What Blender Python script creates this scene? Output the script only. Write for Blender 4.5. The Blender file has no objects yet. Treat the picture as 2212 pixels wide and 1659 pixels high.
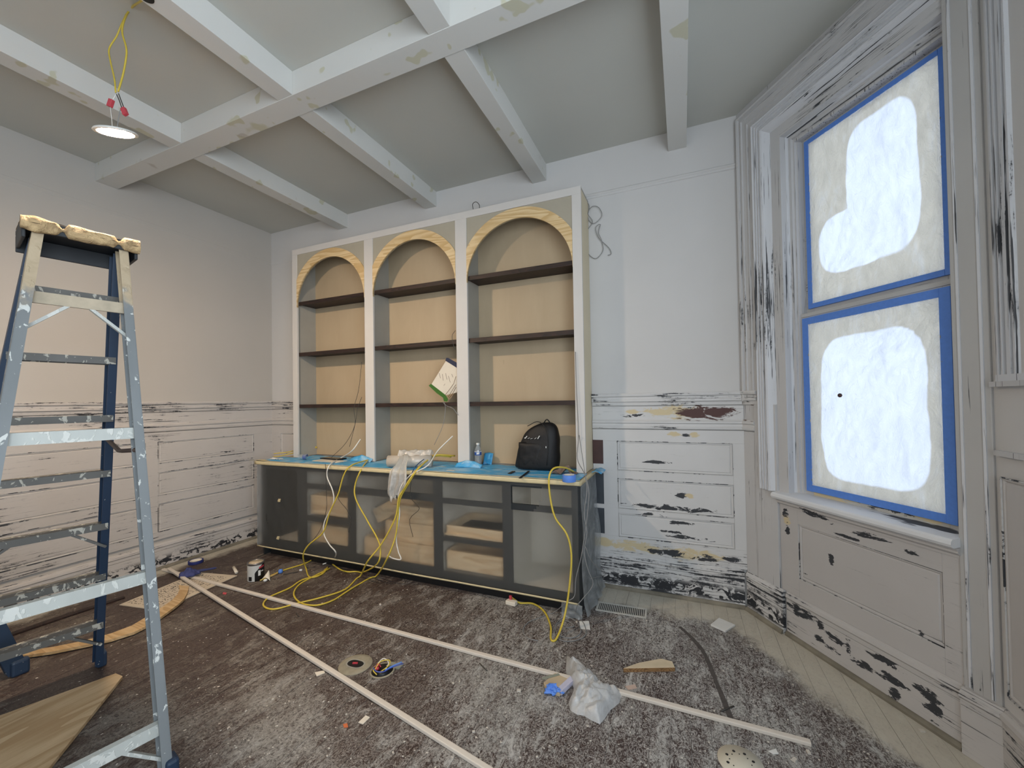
import bpy, bmesh, math, random
from mathutils import Vector, Matrix, noise as mn
random.seed(7)
C = bpy.context.scene.collection
SC = bpy.context.scene

# ------------------------------------------------------------------ camera
F = 874.4858; CX = 1105.29; CY = 851.89
R = Matrix(((0.92083983, 0.38961844, -0.01585835),
            (-0.02092889, 0.00877241, -0.99974248),
            (-0.38937899, 0.92093459, 0.01623226)))
EYE = Vector((0, 0, 1.49))
cd = bpy.data.cameras.new('camera'); cam = bpy.data.objects.new('camera', cd); C.objects.link(cam)
cd.sensor_fit = 'HORIZONTAL'; cd.sensor_width = 36; cd.lens = F / 2212 * 36
cd.shift_x = (1106 - CX) / 2212; cd.shift_y = (CY - 829.5) / 2212
cd.clip_start = .02
m = Matrix((R[0], -R[1], -R[2])).transposed().to_4x4(); m.translation = EYE
cam.matrix_world = m
SC.camera = cam

def ray(px, py): return R.transposed() @ Vector(((px - CX) / F, (py - CY) / F, 1))
def az(px, py, z=0.0):
    d = ray(px, py); return EYE + d * ((z - EYE.z) / d.z)
def ay(px, py, y):
    d = ray(px, py); return EYE + d * (y / d.y)

# ------------------------------------------------------------------ world, exposure
w = bpy.data.worlds.new('world'); SC.world = w; w.use_nodes = True
w.node_tree.nodes['Background'].inputs[0].default_value = (.82, .9, 1, 1)
w.node_tree.nodes['Background'].inputs[1].default_value = 1.0
vs = SC.view_settings; vs.view_transform = 'Standard'; vs.look = 'None'; vs.gamma = 1; vs.use_curve_mapping = False
vs.exposure = 0.17

def area(name, loc, target, sx, sy, power, col):
    l = bpy.data.lights.new(name, 'AREA'); l.shape = 'RECTANGLE'; l.size = sx; l.size_y = sy
    l.energy = power; l.color = col
    o = bpy.data.objects.new(name, l); C.objects.link(o); o.location = loc
    o.rotation_euler = (Vector(target) - Vector(loc)).to_track_quat('-Z', 'Y').to_euler()
    return o
# daylight at the windows: the one in view, one unseen along the right wall, plus added fill behind
K0 = Vector((.394, 3.297, 0)); WA = math.radians(-56)
WD = Vector((math.cos(WA), math.sin(WA), 0)); WN = Vector((-math.sin(WA), math.cos(WA), 0))
XR = K0 + WD * 1.31
wc = K0 + WD * .78 + WN * .75 + Vector((0, 0, 2.0))
area('sky_light_window', wc, wc - WN, 2.2, 3.4, 40, (.80, .90, 1))
area('sky_light_side_window', (XR.x + .12, -.55, 1.9), (-1.2, .2, 2.9), 2.0, 2.1, 92, (.80, .91, 1))
area('rear_fill_light', (-.65, -2.35, 1.9), (-.6, 1, 2.4), 2.9, 2.0, 19, (.94, .97, .95))

# ------------------------------------------------------------------ mesh builder
class MB:
    def __init__(s): s.v = []; s.f = []; s.sm = []
    def add(s, vs_, fs, smooth=False):
        n = len(s.v); s.v += [tuple(p) for p in vs_]
        for f in fs: s.f.append([i + n for i in f]); s.sm.append(smooth)
        return s
    def box(s, x0, x1, y0, y1, z0, z1):
        return s.add([(x0,y0,z0),(x1,y0,z0),(x1,y1,z0),(x0,y1,z0),(x0,y0,z1),(x1,y0,z1),(x1,y1,z1),(x0,y1,z1)],
                     [(0,3,2,1),(4,5,6,7),(0,1,5,4),(1,2,6,5),(2,3,7,6),(3,0,4,7)])
    def bar(s, a, b, w, h, up=(0,0,1)):
        a = Vector(a); b = Vector(b); d = (b - a).normalized(); u = Vector(up)
        sx = d.cross(u).normalized(); uu = sx.cross(d).normalized()
        vv = [p + sx * i * w / 2 + uu * j * h / 2 for p in (a, b) for i, j in ((-1,-1),(1,-1),(1,1),(-1,1))]
        return s.add(vv, [(3,2,1,0),(4,5,6,7),(0,1,5,4),(1,2,6,5),(2,3,7,6),(3,0,4,7)])
    def prism(s, poly, axis, a, b):
        """poly 2-D, extruded along axis 0/1/2 from a to b"""
        n = len(poly)
        def mk(p, t):
            q = list(p); q.insert(axis, t); return q
        vv = [mk(p, a) for p in poly] + [mk(p, b) for p in poly]
        fs = [list(range(n))[::-1], list(range(n, 2 * n))] + [(i, (i + 1) % n, n + (i + 1) % n, n + i) for i in range(n)]
        return s.add(vv, fs)
    def tube(s, pts, r, n=6, cap=True):
        pts = [Vector(p) for p in pts]; rs = r if isinstance(r, (list, tuple)) else [r] * len(pts)
        vv = []; prev = None
        for i, p in enumerate(pts):
            t = (pts[min(i + 1, len(pts) - 1)] - pts[max(i - 1, 0)])
            t = t.normalized() if t.length > 1e-9 else Vector((0,0,1))
            if prev is None: prev = t.orthogonal().normalized()
            x = (prev - t * prev.dot(t)); x = x.normalized() if x.length > 1e-6 else t.orthogonal().normalized()
            prev = x; y = t.cross(x)
            vv += [p + (x * math.cos(2*math.pi*k/n) + y * math.sin(2*math.pi*k/n)) * rs[i] for k in range(n)]
        fs = [(i*n+k, i*n+(k+1)%n, (i+1)*n+(k+1)%n, (i+1)*n+k) for i in range(len(pts)-1) for k in range(n)]
        if cap: fs += [tuple(range(n))[::-1], tuple(range((len(pts)-1)*n, len(pts)*n))]
        return s.add(vv, fs, True)
    def lathe(s, prof, c=(0,0,0), n=24, caps=True):
        vv = [(c[0] + r*math.cos(2*math.pi*k/n), c[1] + r*math.sin(2*math.pi*k/n), c[2] + z) for r, z in prof for k in range(n)]
        fs = [(i*n+k, i*n+(k+1)%n, (i+1)*n+(k+1)%n, (i+1)*n+k) for i in range(len(prof)-1) for k in range(n)]
        if caps: fs += [tuple(range(n))[::-1], tuple(range((len(prof)-1)*n, len(prof)*n))]
        return s.add(vv, fs, True)
    def grid(s, fn, nu, nv, smooth=True, skip=None):
        vv = [fn(i / nu, j / nv) for j in range(nv + 1) for i in range(nu + 1)]
        fs = [(j*(nu+1)+i, j*(nu+1)+i+1, (j+1)*(nu+1)+i+1, (j+1)*(nu+1)+i) for j in range(nv) for i in range(nu)
              if not (skip and skip((i+.5)/nu, (j+.5)/nv))]
        return s.add(vv, fs, smooth)
    def mesh(s, name, mat):
        me = bpy.data.meshes.new(name); me.from_pydata(s.v, [], s.f); me.materials.append(mat)
        me.polygons.foreach_set('use_smooth', s.sm); me.update()
        bm = bmesh.new(); bm.from_mesh(me); bmesh.ops.recalc_face_normals(bm, faces=bm.faces); bm.to_mesh(me); bm.free()
        return me
    def build(s, name, mat, parent=None, loc=None, rz=None, bevel=0, solid=0, label=None):
        o = bpy.data.objects.new(name, s.mesh(name, mat)); C.objects.link(o)
        if parent: o.parent = parent
        if loc is not None: o.location = loc
        if rz is not None: o.rotation_euler.z = rz
        if solid:
            q = o.modifiers.new('s', 'SOLIDIFY'); q.thickness = solid; q.offset = 0
        if bevel:
            q = o.modifiers.new('b', 'BEVEL'); q.width = bevel; q.segments = 2; q.limit_method = 'ANGLE'
        if label: o['label'] = label
        return o
def empty(name, loc=(0,0,0), rz=0):
    o = bpy.data.objects.new(name, None); C.objects.link(o); o.location = loc; o.rotation_euler.z = rz; o.empty_display_size = .1
    return o
def tag(o, label, cat, group=None):
    o['label'] = label; o['category'] = cat
    if group: o['group'] = group
    return o
def struct(o): o['kind'] = 'structure'; return o
def rebase(o):
    """move a single-mesh thing's origin to the middle of its footprint"""
    vs_ = [v.co for v in o.data.vertices]
    c = Vector(((min(v.x for v in vs_)+max(v.x for v in vs_))/2, (min(v.y for v in vs_)+max(v.y for v in vs_))/2, min(v.z for v in vs_)))
    o.data.transform(Matrix.Translation(-c)); o.location = o.location + c
    return o
def spline(pts, k=5):
    P = [Vector(p) for p in pts]; P = [P[0]*2-P[1]] + P + [P[-1]*2-P[-2]]; out = []
    for i in range(1, len(P) - 2):
        a, b, c, d = P[i-1:i+3]
        for j in range(k):
            t = j / k
            out.append(.5*((2*b)+(c-a)*t+(2*a-5*b+4*c-d)*t*t+(3*b-a-3*c+d)*t**3))
    out.append(P[-2]); return out

# ------------------------------------------------------------------ material builder
class G:
    def __init__(s, name):
        s.m = bpy.data.materials.new(name); s.m.use_nodes = True; s.t = s.m.node_tree; s.t.nodes.clear()
        s.out = s.t.nodes.new('ShaderNodeOutputMaterial'); tc = s.t.nodes.new('ShaderNodeTexCoord')
        s.P = tc.outputs['Object']; s._xyz = None
    def n(s, k, **kw):
        q = s.t.nodes.new(k)
        for a, b in kw.items(): setattr(q, a, b)
        return q
    def put(s, sock, v):
        if isinstance(v, bpy.types.NodeSocket): s.t.links.new(v, sock)
        elif isinstance(v, (tuple, list)) and len(v) == 3 and sock.type == 'RGBA': sock.default_value = (*v, 1)
        else: sock.default_value = v
    def mt(s, op, a, b=0.0, c=None):
        q = s.n('ShaderNodeMath', operation=op); s.put(q.inputs[0], a); s.put(q.inputs[1], b)
        if c is not None: s.put(q.inputs[2], c)
        return q.outputs[0]
    def xyz(s):
        if not s._xyz:
            q = s.n('ShaderNodeSeparateXYZ'); s.put(q.inputs[0], s.P); s._xyz = q.outputs
        return s._xyz
    def map(s, scale=(1,1,1), rot=(0,0,0), loc=(0,0,0)):
        q = s.n('ShaderNodeMapping'); s.put(q.inputs[0], s.P)
        q.inputs['Scale'].default_value = scale; q.inputs['Rotation'].default_value = rot; q.inputs['Location'].default_value = loc
        return q.outputs[0]
    def noise(s, scale, detail=4, rough=.55, vec=None, dist=0.0):
        q = s.n('ShaderNodeTexNoise'); s.put(q.inputs['Vector'], vec or s.P)
        q.inputs['Scale'].default_value = scale; q.inputs['Detail'].default_value = detail
        q.inputs['Roughness'].default_value = rough; q.inputs['Distortion'].default_value = dist
        return q.outputs['Fac']
    def ss(s, v, a, b):
        q = s.n('ShaderNodeMapRange', interpolation_type='SMOOTHSTEP'); s.put(q.inputs[0], v)
        s.put(q.inputs[1], a); s.put(q.inputs[2], b)
        return q.outputs[0]
    def mix(s, f, a, b):
        q = s.n('ShaderNodeMix', data_type='RGBA'); s.put(q.inputs[0], f); s.put(q.inputs[6], a); s.put(q.inputs[7], b)
        return q.outputs[2]
    def bump(s, h, st=.3, d=.01):
        q = s.n('ShaderNodeBump'); s.put(q.inputs['Height'], h); q.inputs['Strength'].default_value = st; q.inputs['Distance'].default_value = d
        return q.outputs[0]
    def pbsdf(s, col, rough=.6, metal=0, normal=None, **kw):
        q = s.n('ShaderNodeBsdfPrincipled'); s.put(q.inputs['Base Color'], col); s.put(q.inputs['Roughness'], rough)
        s.put(q.inputs['Metallic'], metal)
        if normal is not None: s.put(q.inputs['Normal'], normal)
        for k, v in kw.items(): s.put(q.inputs[k.replace('_', ' ')], v)
        return q.outputs[0]
    def done(s, sh): s.t.links.new(sh, s.out.inputs[0]); return s.m
    def ell(s, cx, cz, rx, rz, nz, k=1.2, soft=.25):
        """soft-edged, noise-bitten patch in the wall's own x, z"""
        X, Y, Z = s.xyz()
        a = s.mt('POWER', s.mt('ABSOLUTE', s.mt('MULTIPLY', s.mt('SUBTRACT', X, cx), 1/rx)), 2.0)
        b = s.mt('POWER', s.mt('ABSOLUTE', s.mt('MULTIPLY', s.mt('SUBTRACT', Z, cz), 1/rz)), 2.0)
        e = s.mt('ADD', s.mt('ADD', a, b), s.mt('MULTIPLY', s.mt('SUBTRACT', nz, .5), k * 4))
        return s.ss(e, 1.0, 1.0 - soft)

def simple(name, col, rough=.6, metal=0, var=.12, sc=30, bump=0.0, bsc=60, **kw):
    g = G(name); n = g.noise(sc, 3)
    c = g.mix(n, tuple(x*(1-var) for x in col), tuple(min(1, x*(1+var)) for x in col))
    nm = g.bump(g.noise(bsc, 3), bump, .004) if bump else None
    return g.done(g.pbsdf(c, rough, metal, nm, **kw))

WHITE = (.63, .625, .625); DARK = (.035, .038, .045); FILL = (.62, .52, .33); BROWN = (.075, .03, .026)
def drywall(name, col=(.60, .59, .58), patch=0.0, bsc=90):
    g = G(name); n = g.noise(1.6, 4); n2 = g.noise(140, 2)
    c = g.mix(n, tuple(x*.93 for x in col), tuple(x*1.05 for x in col))
    if patch:
        pm = g.ss(g.noise(2.3, 3, .6, vec=g.map((1, 1, 1), loc=(3, 1, 9))), .66, .70)
        pm2 = g.ss(g.noise(7.0, 2, .5, vec=g.map((1, 1, 1), loc=(7, 3, 2))), .64, .67)
        c = g.mix(g.mt('MULTIPLY', g.mt('MAXIMUM', pm, pm2), patch), c, (.52, .50, .36))
        pm3 = g.ss(g.noise(4.0, 2, .5, vec=g.map((1, 1, 1), loc=(1, 8, 4))), .68, .72)
        c = g.mix(g.mt('MULTIPLY', pm3, patch*.6), c, (.40, .35, .30))
    return g.done(g.pbsdf(c, .85, 0, g.bump(n2, .12, .002)))

def worn(name, ax='h', t=.60, bands=(), patches=(), col=WHITE, fill=0.0, heavy=(), lines=.10):
    """paint sanded back to dark old finish in streaks that follow the board; t = threshold, bands = (z0, z1, shift)"""
    g = G(name); X, Y, Z = g.xyz()
    sc = {'h': (1.5, 1.5, 24.0), 'v': (30.0, 20.0, 1.5), 'i': (4, 4, 4)}[ax]
    sl = {'h': (.8, .8, 62.0), 'v': (62.0, 40.0, .8), 'i': (6, 6, 6)}[ax]
    st = g.noise(2.6, 6, .66, vec=g.map(sc), dist=.5); big = g.noise(1.7, 3, .55, vec=g.map((1,1,1), loc=(5, 2, 1)))
    fine = g.noise(42, 4, .65)
    v = g.mt('ADD', g.mt('MULTIPLY', st, .62), g.mt('MULTIPLY', big, .38))
    v = g.mt('ADD', v, g.mt('MULTIPLY', g.mt('SUBTRACT', fine, .5), .16))
    for z0, z1, sh in bands:
        q = g.mt('MULTIPLY', g.ss(Z, z0 - .012, z0 + .008), g.ss(Z, z1 + .012, z1 - .008))
        v = g.mt('ADD', v, g.mt('MULTIPLY', q, sh))
    chip = g.ss(v, t, t + .018)
    ln = g.noise(2.0, 4, .6, vec=g.map(sl, loc=(1, 4, 7)))
    ln = g.ss(g.mt('ADD', g.mt('MULTIPLY', ln, .7), g.mt('MULTIPLY', big, .3)), .635 - lines*.3, .655 - lines*.3)
    chip = g.mt('MAXIMUM', chip, g.mt('MULTIPLY', ln, .95))
    smudge = g.mt('MULTIPLY', g.ss(v, t - .07, t + .02), .28)
    base = g.mix(g.noise(3.0, 5), tuple(x*.90 for x in col), tuple(min(1, x*1.06) for x in col))
    base = g.mix(smudge, base, (.25, .25, .26))
    if fill:
        fm = g.ss(g.noise(2.1, 3, .55, vec=g.map((1, 1, 2.2), loc=(9, 4, 6))), 1 - fill, 1 - fill + .03)
        base = g.mix(fm, base, FILL)
    nz = g.noise(5, 6, .72, vec=g.map((1.6, 1, 4.5), loc=(2, 2, 2)), dist=.7)
    c = g.mix(chip, base, DARK)
    for kind, cx, cz, rx, rz in patches:
        col2 = {'d': DARK, 'f': FILL, 'b': BROWN, 's': (.10, .12, .14)}[kind]
        c = g.mix(g.ell(cx, cz, rx*(1.15 if kind == 'd' else 1), rz, nz, 3.4 if kind == 'd' else 1.6, .3 if kind == 'd' else .6), c, col2)
    for z0, z1, th in heavy:
        vv = g.noise(13, 5, .6, vec=g.map((1, 1, 1.3)), dist=1.2)
        q = g.mt('MULTIPLY', g.ss(Z, z0 - .02, z0 + .02), g.ss(Z, z1 + .03, z1 - .03))
        c = g.mix(g.mt('MULTIPLY', q, g.ss(vv, th, th + .025)), c, (.02, .022, .028))
    h = g.mt('SUBTRACT', g.mt('MULTIPLY', g.noise(60, 3), .15), chip)
    return g.done(g.pbsdf(c, .62, 0, g.bump(h, .35, .0015)))

def wood(name, c1, c2, axis='x', sc=6, rough=.55, ring=22, knots=False):
    g = G(name)
    s_ = {'x': (1, 9, 9), 'y': (9, 1, 9), 'z': (9, 9, 1)}[axis]
    n = g.noise(sc, 5, .6, vec=g.map(s_), dist=.8); n2 = g.noise(sc*7, 3, .6, vec=g.map(s_))
    f = g.mt('ADD', g.mt('MULTIPLY', n, .75), g.mt('MULTIPLY', n2, .25))
    if ring:
        r = g.mt('FRACT', g.mt('MULTIPLY', g.noise(sc*.28, 2, .4, vec=g.map(s_)), ring))
        f = g.mt('MULTIPLY', f, g.mt('ADD', .55, g.mt('MULTIPLY', g.ss(r, .0, .8), .6)))
    c = g.mix(g.ss(f, .2, .75), c1, c2)
    return g.done(g.pbsdf(c, rough, 0, g.bump(f, .15, .001)))

def sheet(name, col, transp=.55, blur=0, rough=.3, gloss=.12, tint=(1,1,1), tr=.5, nsc=18, bmp=.6, var=.35):
    """thin plastic: part clear, part milky, some gloss"""
    g = G(name)
    nm = g.bump(g.noise(nsc, 5, .6, dist=1.5), bmp, .01)
    T = g.n('ShaderNodeBsdfTransparent'); g.put(T.inputs[0], tint)
    D = g.n('ShaderNodeBsdfDiffuse'); g.put(D.inputs[0], col); g.put(D.inputs['Normal'], nm)
    L = g.n('ShaderNodeBsdfTranslucent'); g.put(L.inputs[0], col)
    S = g.n('ShaderNodeBsdfGlossy'); S.inputs['Roughness'].default_value = rough; g.put(S.inputs['Normal'], nm)
    def mx(f, a, b):
        q = g.n('ShaderNodeMixShader'); g.put(q.inputs[0], f); g.put(q.inputs[1], a); g.put(q.inputs[2], b); return q.outputs[0]
    milk = mx(tr, D.outputs[0], L.outputs[0])
    nz = g.ss(g.noise(nsc*.6, 5, .6, dist=2), .35, .7)
    f = g.mt('SUBTRACT', transp, g.mt('MULTIPLY', nz, transp*var))
    body = mx(f, milk, T.outputs[0])
    if blur:
        Rf = g.n('ShaderNodeBsdfRefraction'); Rf.inputs['IOR'].default_value = 1.12; Rf.inputs['Roughness'].default_value = .55
        g.put(Rf.inputs[0], (.95, .95, .95)); body = mx(blur, body, Rf.outputs[0])
    return g.done(mx(gloss, body, S.outputs[0]))

# palette
M_wall = drywall('wall_primer', (.62, .61, .605))
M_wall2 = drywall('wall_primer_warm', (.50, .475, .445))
M_ceil = drywall('ceiling_primer', (.54, .54, .50))
M_beam = drywall('beam_primer', (.64, .635, .61), patch=.8)
M_tape_c = simple('cream_tape', (.66, .56, .34), .6, var=.1)
M_blue_tape = simple('blue_tape', (.10, .25, .72), .55, var=.12, sc=60)
M_black = simple('black_plastic', (.008, .008, .009), .45)
M_yel = simple('yellow_cable', (.62, .47, .06), .45, var=.15)
M_whitec = simple('white_cable', (.75, .73, .68), .4)
M_dwire = simple('dark_wire', (.05, .045, .04), .5)
M_gwire = simple('grey_wire', (.25, .25, .25), .4)
M_red = simple('red_connector', (.55, .06, .08), .35)
M_white = simple('white_plastic', (.72, .72, .70), .4, var=.06)
M_paper = simple('paper', (.72, .66, .56), .8, var=.05, sc=12)
M_stick = simple('primed_wood_strip', (.66, .60, .53), .6, var=.05, sc=14)

# ------------------------------------------------------------------ floor
def floor_mat():
    g = G('old_floor_boards'); X, Y, Z = g.xyz()
    big = g.noise(1.3, 4, .6); mid = g.noise(5.5, 8, .74, vec=g.map((1.9, .75, 1), rot=(0, 0, -.18)), dist=1.0)
    sm = g.noise(24, 8, .78, vec=g.map((1.3, .8, 1), rot=(0, 0, .5)), dist=2.0)
    scr = g.noise(50, 4, .7, vec=g.map((.35, 1.7, 1), rot=(0, 0, .9)), dist=3.0)
    scr2 = g.noise(48, 4, .7, vec=g.map((1.7, .3, 1), rot=(0, 0, .3)), dist=2.6)
    f = g.mt('ADD', g.mt('ADD', g.mt('MULTIPLY', big, .60), g.mt('MULTIPLY', mid, .66)), g.mt('MULTIPLY', sm, .62))
    # dust gets paler and greyer towards the window corner
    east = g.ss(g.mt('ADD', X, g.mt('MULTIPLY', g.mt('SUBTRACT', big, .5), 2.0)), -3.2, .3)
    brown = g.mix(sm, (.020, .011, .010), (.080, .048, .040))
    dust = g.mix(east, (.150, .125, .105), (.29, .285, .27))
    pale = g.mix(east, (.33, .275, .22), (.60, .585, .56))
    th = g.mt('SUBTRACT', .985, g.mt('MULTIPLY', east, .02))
    a = g.ss(f, g.mt('SUBTRACT', th, .055), g.mt('ADD', th, .035))
    c = g.mix(a, brown, dust)
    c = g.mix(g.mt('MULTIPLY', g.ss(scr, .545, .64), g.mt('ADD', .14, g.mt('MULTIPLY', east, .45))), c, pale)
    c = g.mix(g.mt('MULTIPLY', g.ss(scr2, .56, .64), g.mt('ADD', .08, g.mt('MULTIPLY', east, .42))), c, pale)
    dk = g.noise(34, 5, .75, vec=g.map((1.2, .9, 1), loc=(6, 1, 2)), dist=2.2)
    c = g.mix(g.mt('MULTIPLY', g.ss(dk, .50, .56), .72), c, (.034, .022, .020))
    sq = g.noise(21, 5, .7, vec=g.map((1.3, .75, 1), rot=(0, 0, .25), loc=(3, 7, 1)), dist=2.6)
    rid = g.ss(g.mt('ABSOLUTE', g.mt('SUBTRACT', sq, .5)), .026, .010)
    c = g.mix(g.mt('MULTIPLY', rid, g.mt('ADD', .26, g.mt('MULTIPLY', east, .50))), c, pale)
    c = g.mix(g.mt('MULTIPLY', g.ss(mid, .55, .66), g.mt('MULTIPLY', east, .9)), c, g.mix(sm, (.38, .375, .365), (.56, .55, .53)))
    c = g.mix(g.ss(g.noise(45, 2, .5, vec=g.map((1,1,1), loc=(4,4,4))), .70, .725), c, (.60, .56, .50))
    # overspray of pale primer along the walls
    nzz = g.mt('MULTIPLY', g.mt('SUBTRACT', g.noise(6, 5, .65), .5), .30)
    dw = g.mt('ADD', g.mt('MULTIPLY', X, -WN.x), g.mt('MULTIPLY', Y, -WN.y)); dw = g.mt('ADD', dw, WN.dot(K0))
    dB = g.mt('SUBTRACT', 3.28, Y); dB = g.mt('ADD', dB, g.mt('MULTIPLY', g.ss(X, -.72, -.62), -.0))
    dB = g.mt('ADD', dB, g.mt('MULTIPLY', g.ss(X, -.60, -.70), 2.0))
    dL = g.mt('ADD', X, 4.46 + .10)
    dmin = g.mt('MINIMUM', g.mt('MINIMUM', g.mt('ADD', dw, -.02), dB), dL)
    e = g.ss(g.mt('ADD', dmin, nzz), .33, .20)
    c = g.mix(g.mt('MULTIPLY', e, g.mt('SUBTRACT', 1.0, g.mt('MULTIPLY', g.ss(sm, .5, .7), .35))), c, g.mix(mid, (.42, .37, .30), (.64, .62, .54)))
    return g.done(g.pbsdf(c, g.mt('ADD', .5, g.mt('MULTIPLY', a, .35)), 0, g.bump(g.mt('ADD', f, g.mt('MULTIPLY', sm, .5)), .4, .003)))
M_floor = floor_mat()
M_gap = simple('dust_filled_gap', (.24, .225, .21), .9, var=.8, sc=2.2)
fl = struct(MB().box(-4.6, 1.35, -2.3, 3.5, -.12, -.0016).build('floor', M_gap))
bw = .083; x = -4.46 - .02
i = 0
while x < 1.32:
    y = -2.2 - random.random()*1.0; seam = []
    while y < 3.42:
        L = random.choice((1.6, 2.1, 2.7, 3.3)); y1 = min(y + L, 3.42); y0 = max(y, -2.2)
        if y1 - y0 > .05:
            gp = random.choice((.0012, .0016, .0024)); dz = random.uniform(-.0008, .0008)
            MB().box(x + gp/2, x + bw - gp/2, y0 + .0012, y1 - .0012, -.02, dz).build('plank', M_floor, fl)
        y = y1
        if y1 >= 3.42: break
    x += bw

# ------------------------------------------------------------------ ceiling
HC = 3.52; ZB = 3.373
cpoly = [(-4.56, -2.3), (XR.x + .1, -2.3), (XR.x + .1, XR.y), (K0.x + .08, K0.y + .05), (-4.56, K0.y + .05)]
ce = struct(MB().prism(cpoly, 2, HC, HC + .1).build('ceiling', M_ceil))
BX = [(-3.400, -3.272), (-2.275, -2.150), (-1.163, -1.038), (-.065, .064)]
GY0, GY1 = 1.733, 1.878
hole_b = None
for a, b in BX:
    MB().box(a, b, GY1, K0.y, ZB + .002, HC).build('ceiling_beam', M_beam, ce, bevel=.002)
    MB().box(a, b, -2.2, GY0, ZB + .002, HC).build('ceiling_beam', M_beam, ce, bevel=.002)
MB().box(-4.46, XR.x, GY0, GY1, ZB - .001, HC).build('girder', M_beam, ce, bevel=.002)
hp = Vector((-2.245, 1.045, ZB))
MB().lathe([(.028, 0), (.028, .002)], (hp.x + .01, hp.y, hp.z - .0015), 20).build('cable_hole', M_black, ce)

# ------------------------------------------------------------------ walls
XL = -4.46; YB = 3.297
wb = struct(MB().box(-4.56, K0.x + .06, 0, .1, 0, HC).build('wall_back', M_wall, loc=(0, YB, 0)))
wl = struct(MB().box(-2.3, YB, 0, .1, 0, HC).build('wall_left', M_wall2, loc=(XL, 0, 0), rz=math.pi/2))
ww = struct(empty('wall_window', K0, WA))
# right wall runs towards the camera from corner A; window opening beyond the frame
wr = struct(empty('wall_right', (XR.x, XR.y, 0), -math.pi/2))
MB().box(0, 1.75, 0, .15, 0, HC).box(3.77, 4.5, 0, .15, 0, HC).box(1.75, 3.77, 0, .15, 0, .8).box(1.75, 3.77, 0, .15, 3.0, HC).build('plaster', M_wall, wr)
wf = struct(MB().box(-4.56, -2.15, -2.3, -2.2, 0, HC).box(.85, XR.x+.1, -2.3, -2.2, 0, HC).box(-2.15, .85, -2.3, -2.2, 0, .85).box(-2.15, .85, -2.3, -2.2, 2.95, HC).build('wall_front', M_wall))  # rear opening made up for the added fill light

M_wn = worn('worn_rail_paint', 'h', .60, lines=.12, bands=[(1.44, 1.53, .045), (1.24, 1.28, .05), (.19, .30, .05)], fill=.28,
            patches=[('f', .02, 1.385, .30, .05), ('b', .14, 1.382, .21, .055), ('d', -.35, 1.36, .08, .012), ('f', -.37, 1.39, .05, .02)])
M_wp = worn('worn_panel_paint', 'h', .64, lines=-.1, patches=[('d', .02, 1.215, .03, .012), ('f', -.06, 1.22, .05, .025), ('f', .07, 1.22, .04, .02),
            ('d', -.20, 1.005, .07, .010), ('d', -.02, .765, .045, .020), ('f', .03, .765, .03, .02),
            ('d', -.12, .665, .22, .018), ('d', -.27, .60, .07, .016), ('d', -.03, .555, .06, .012), ('d', .03, .455, .12, .014), ('d', -.08, .485, .07, .008)])
M_wb = worn('worn_base_paint', 'h', .58, bands=[(.17, .30, .03)], heavy=[(.035, .135, .48)], fill=.30)
M_wrb = worn('worn_bottom_rail_paint', 'h', .585, fill=.40, patches=[('f', -.35, .345, .28, .045), ('f', .05, .335, .25, .04), ('d', -.12, .33, .11, .022), ('d', .12, .32, .07, .02), ('d', .3, .335, .04, .02)])
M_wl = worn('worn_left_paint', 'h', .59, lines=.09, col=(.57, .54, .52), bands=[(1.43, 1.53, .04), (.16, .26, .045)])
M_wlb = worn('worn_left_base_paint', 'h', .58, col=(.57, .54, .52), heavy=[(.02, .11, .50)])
M_wv = worn('worn_casing_paint', 'v', .62, col=(.56, .555, .56), lines=.15)
M_wvh = worn('worn_casing_paint_head', 'h', .60, col=(.56, .555, .56), lines=.17)
M_wvs = worn('worn_casing_streaked', 'v', .61, col=(.64, .65, .68), lines=.19)
M_pier = worn('worn_pier_paint', 'v', .655, col=(.47, .46, .45), lines=.0)
M_wvsh = worn('worn_casing_streaked_head', 'h', .60, col=(.64, .65, .68), lines=.19)
M_edge = worn('worn_panel_edge', 'i', .515, col=(.58, .57, .56), lines=.1)
M_wh = worn('worn_window_panel_paint', 'h', .66, lines=-.1, col=(.52, .50, .49), patches=[('d', .52, .80, .06, .016), ('d', .80, .775, .10, .014), ('f', .34, .72, .03, .04), ('d', .34, .755, .02, .02),
            ('d', .345, .66, .012, .03), ('d', .62, .58, .012, .03), ('d', .72, .735, .05, .006), ('d', 1.02, .76, .02, .012), ('d', .45, .43, .02, .004), ('d', 1.04, .40, .01, .02)])
M_whb = worn('worn_window_base_paint', 'h', .60, col=(.52, .50, .49), heavy=[], patches=[('d', .46, .19, .07, .022), ('d', .55, .175, .02, .025), ('d', .64, .155, .05, .022), ('d', .71, .155, .012, .04),
            ('d', .55, .09, .022, .018), ('d', .80, .10, .07, .016), ('d', .90, .19, .06, .016), ('d', .93, .12, .045, .02), ('d', .93, .06, .02, .028), ('d', 1.06, .15, .04, .02), ('d', 1.09, .08, .025, .03), ('d', .4, .2, .02, .04), ('d', .62, .08, .05, .012)])
M_slate = simple('unpainted_slate_panel', (.05, .06, .075), .5, var=.5, sc=9)
M_brn = simple('unpainted_brown_panel', (.06, .025, .022), .5, var=.5, sc=9)

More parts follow.
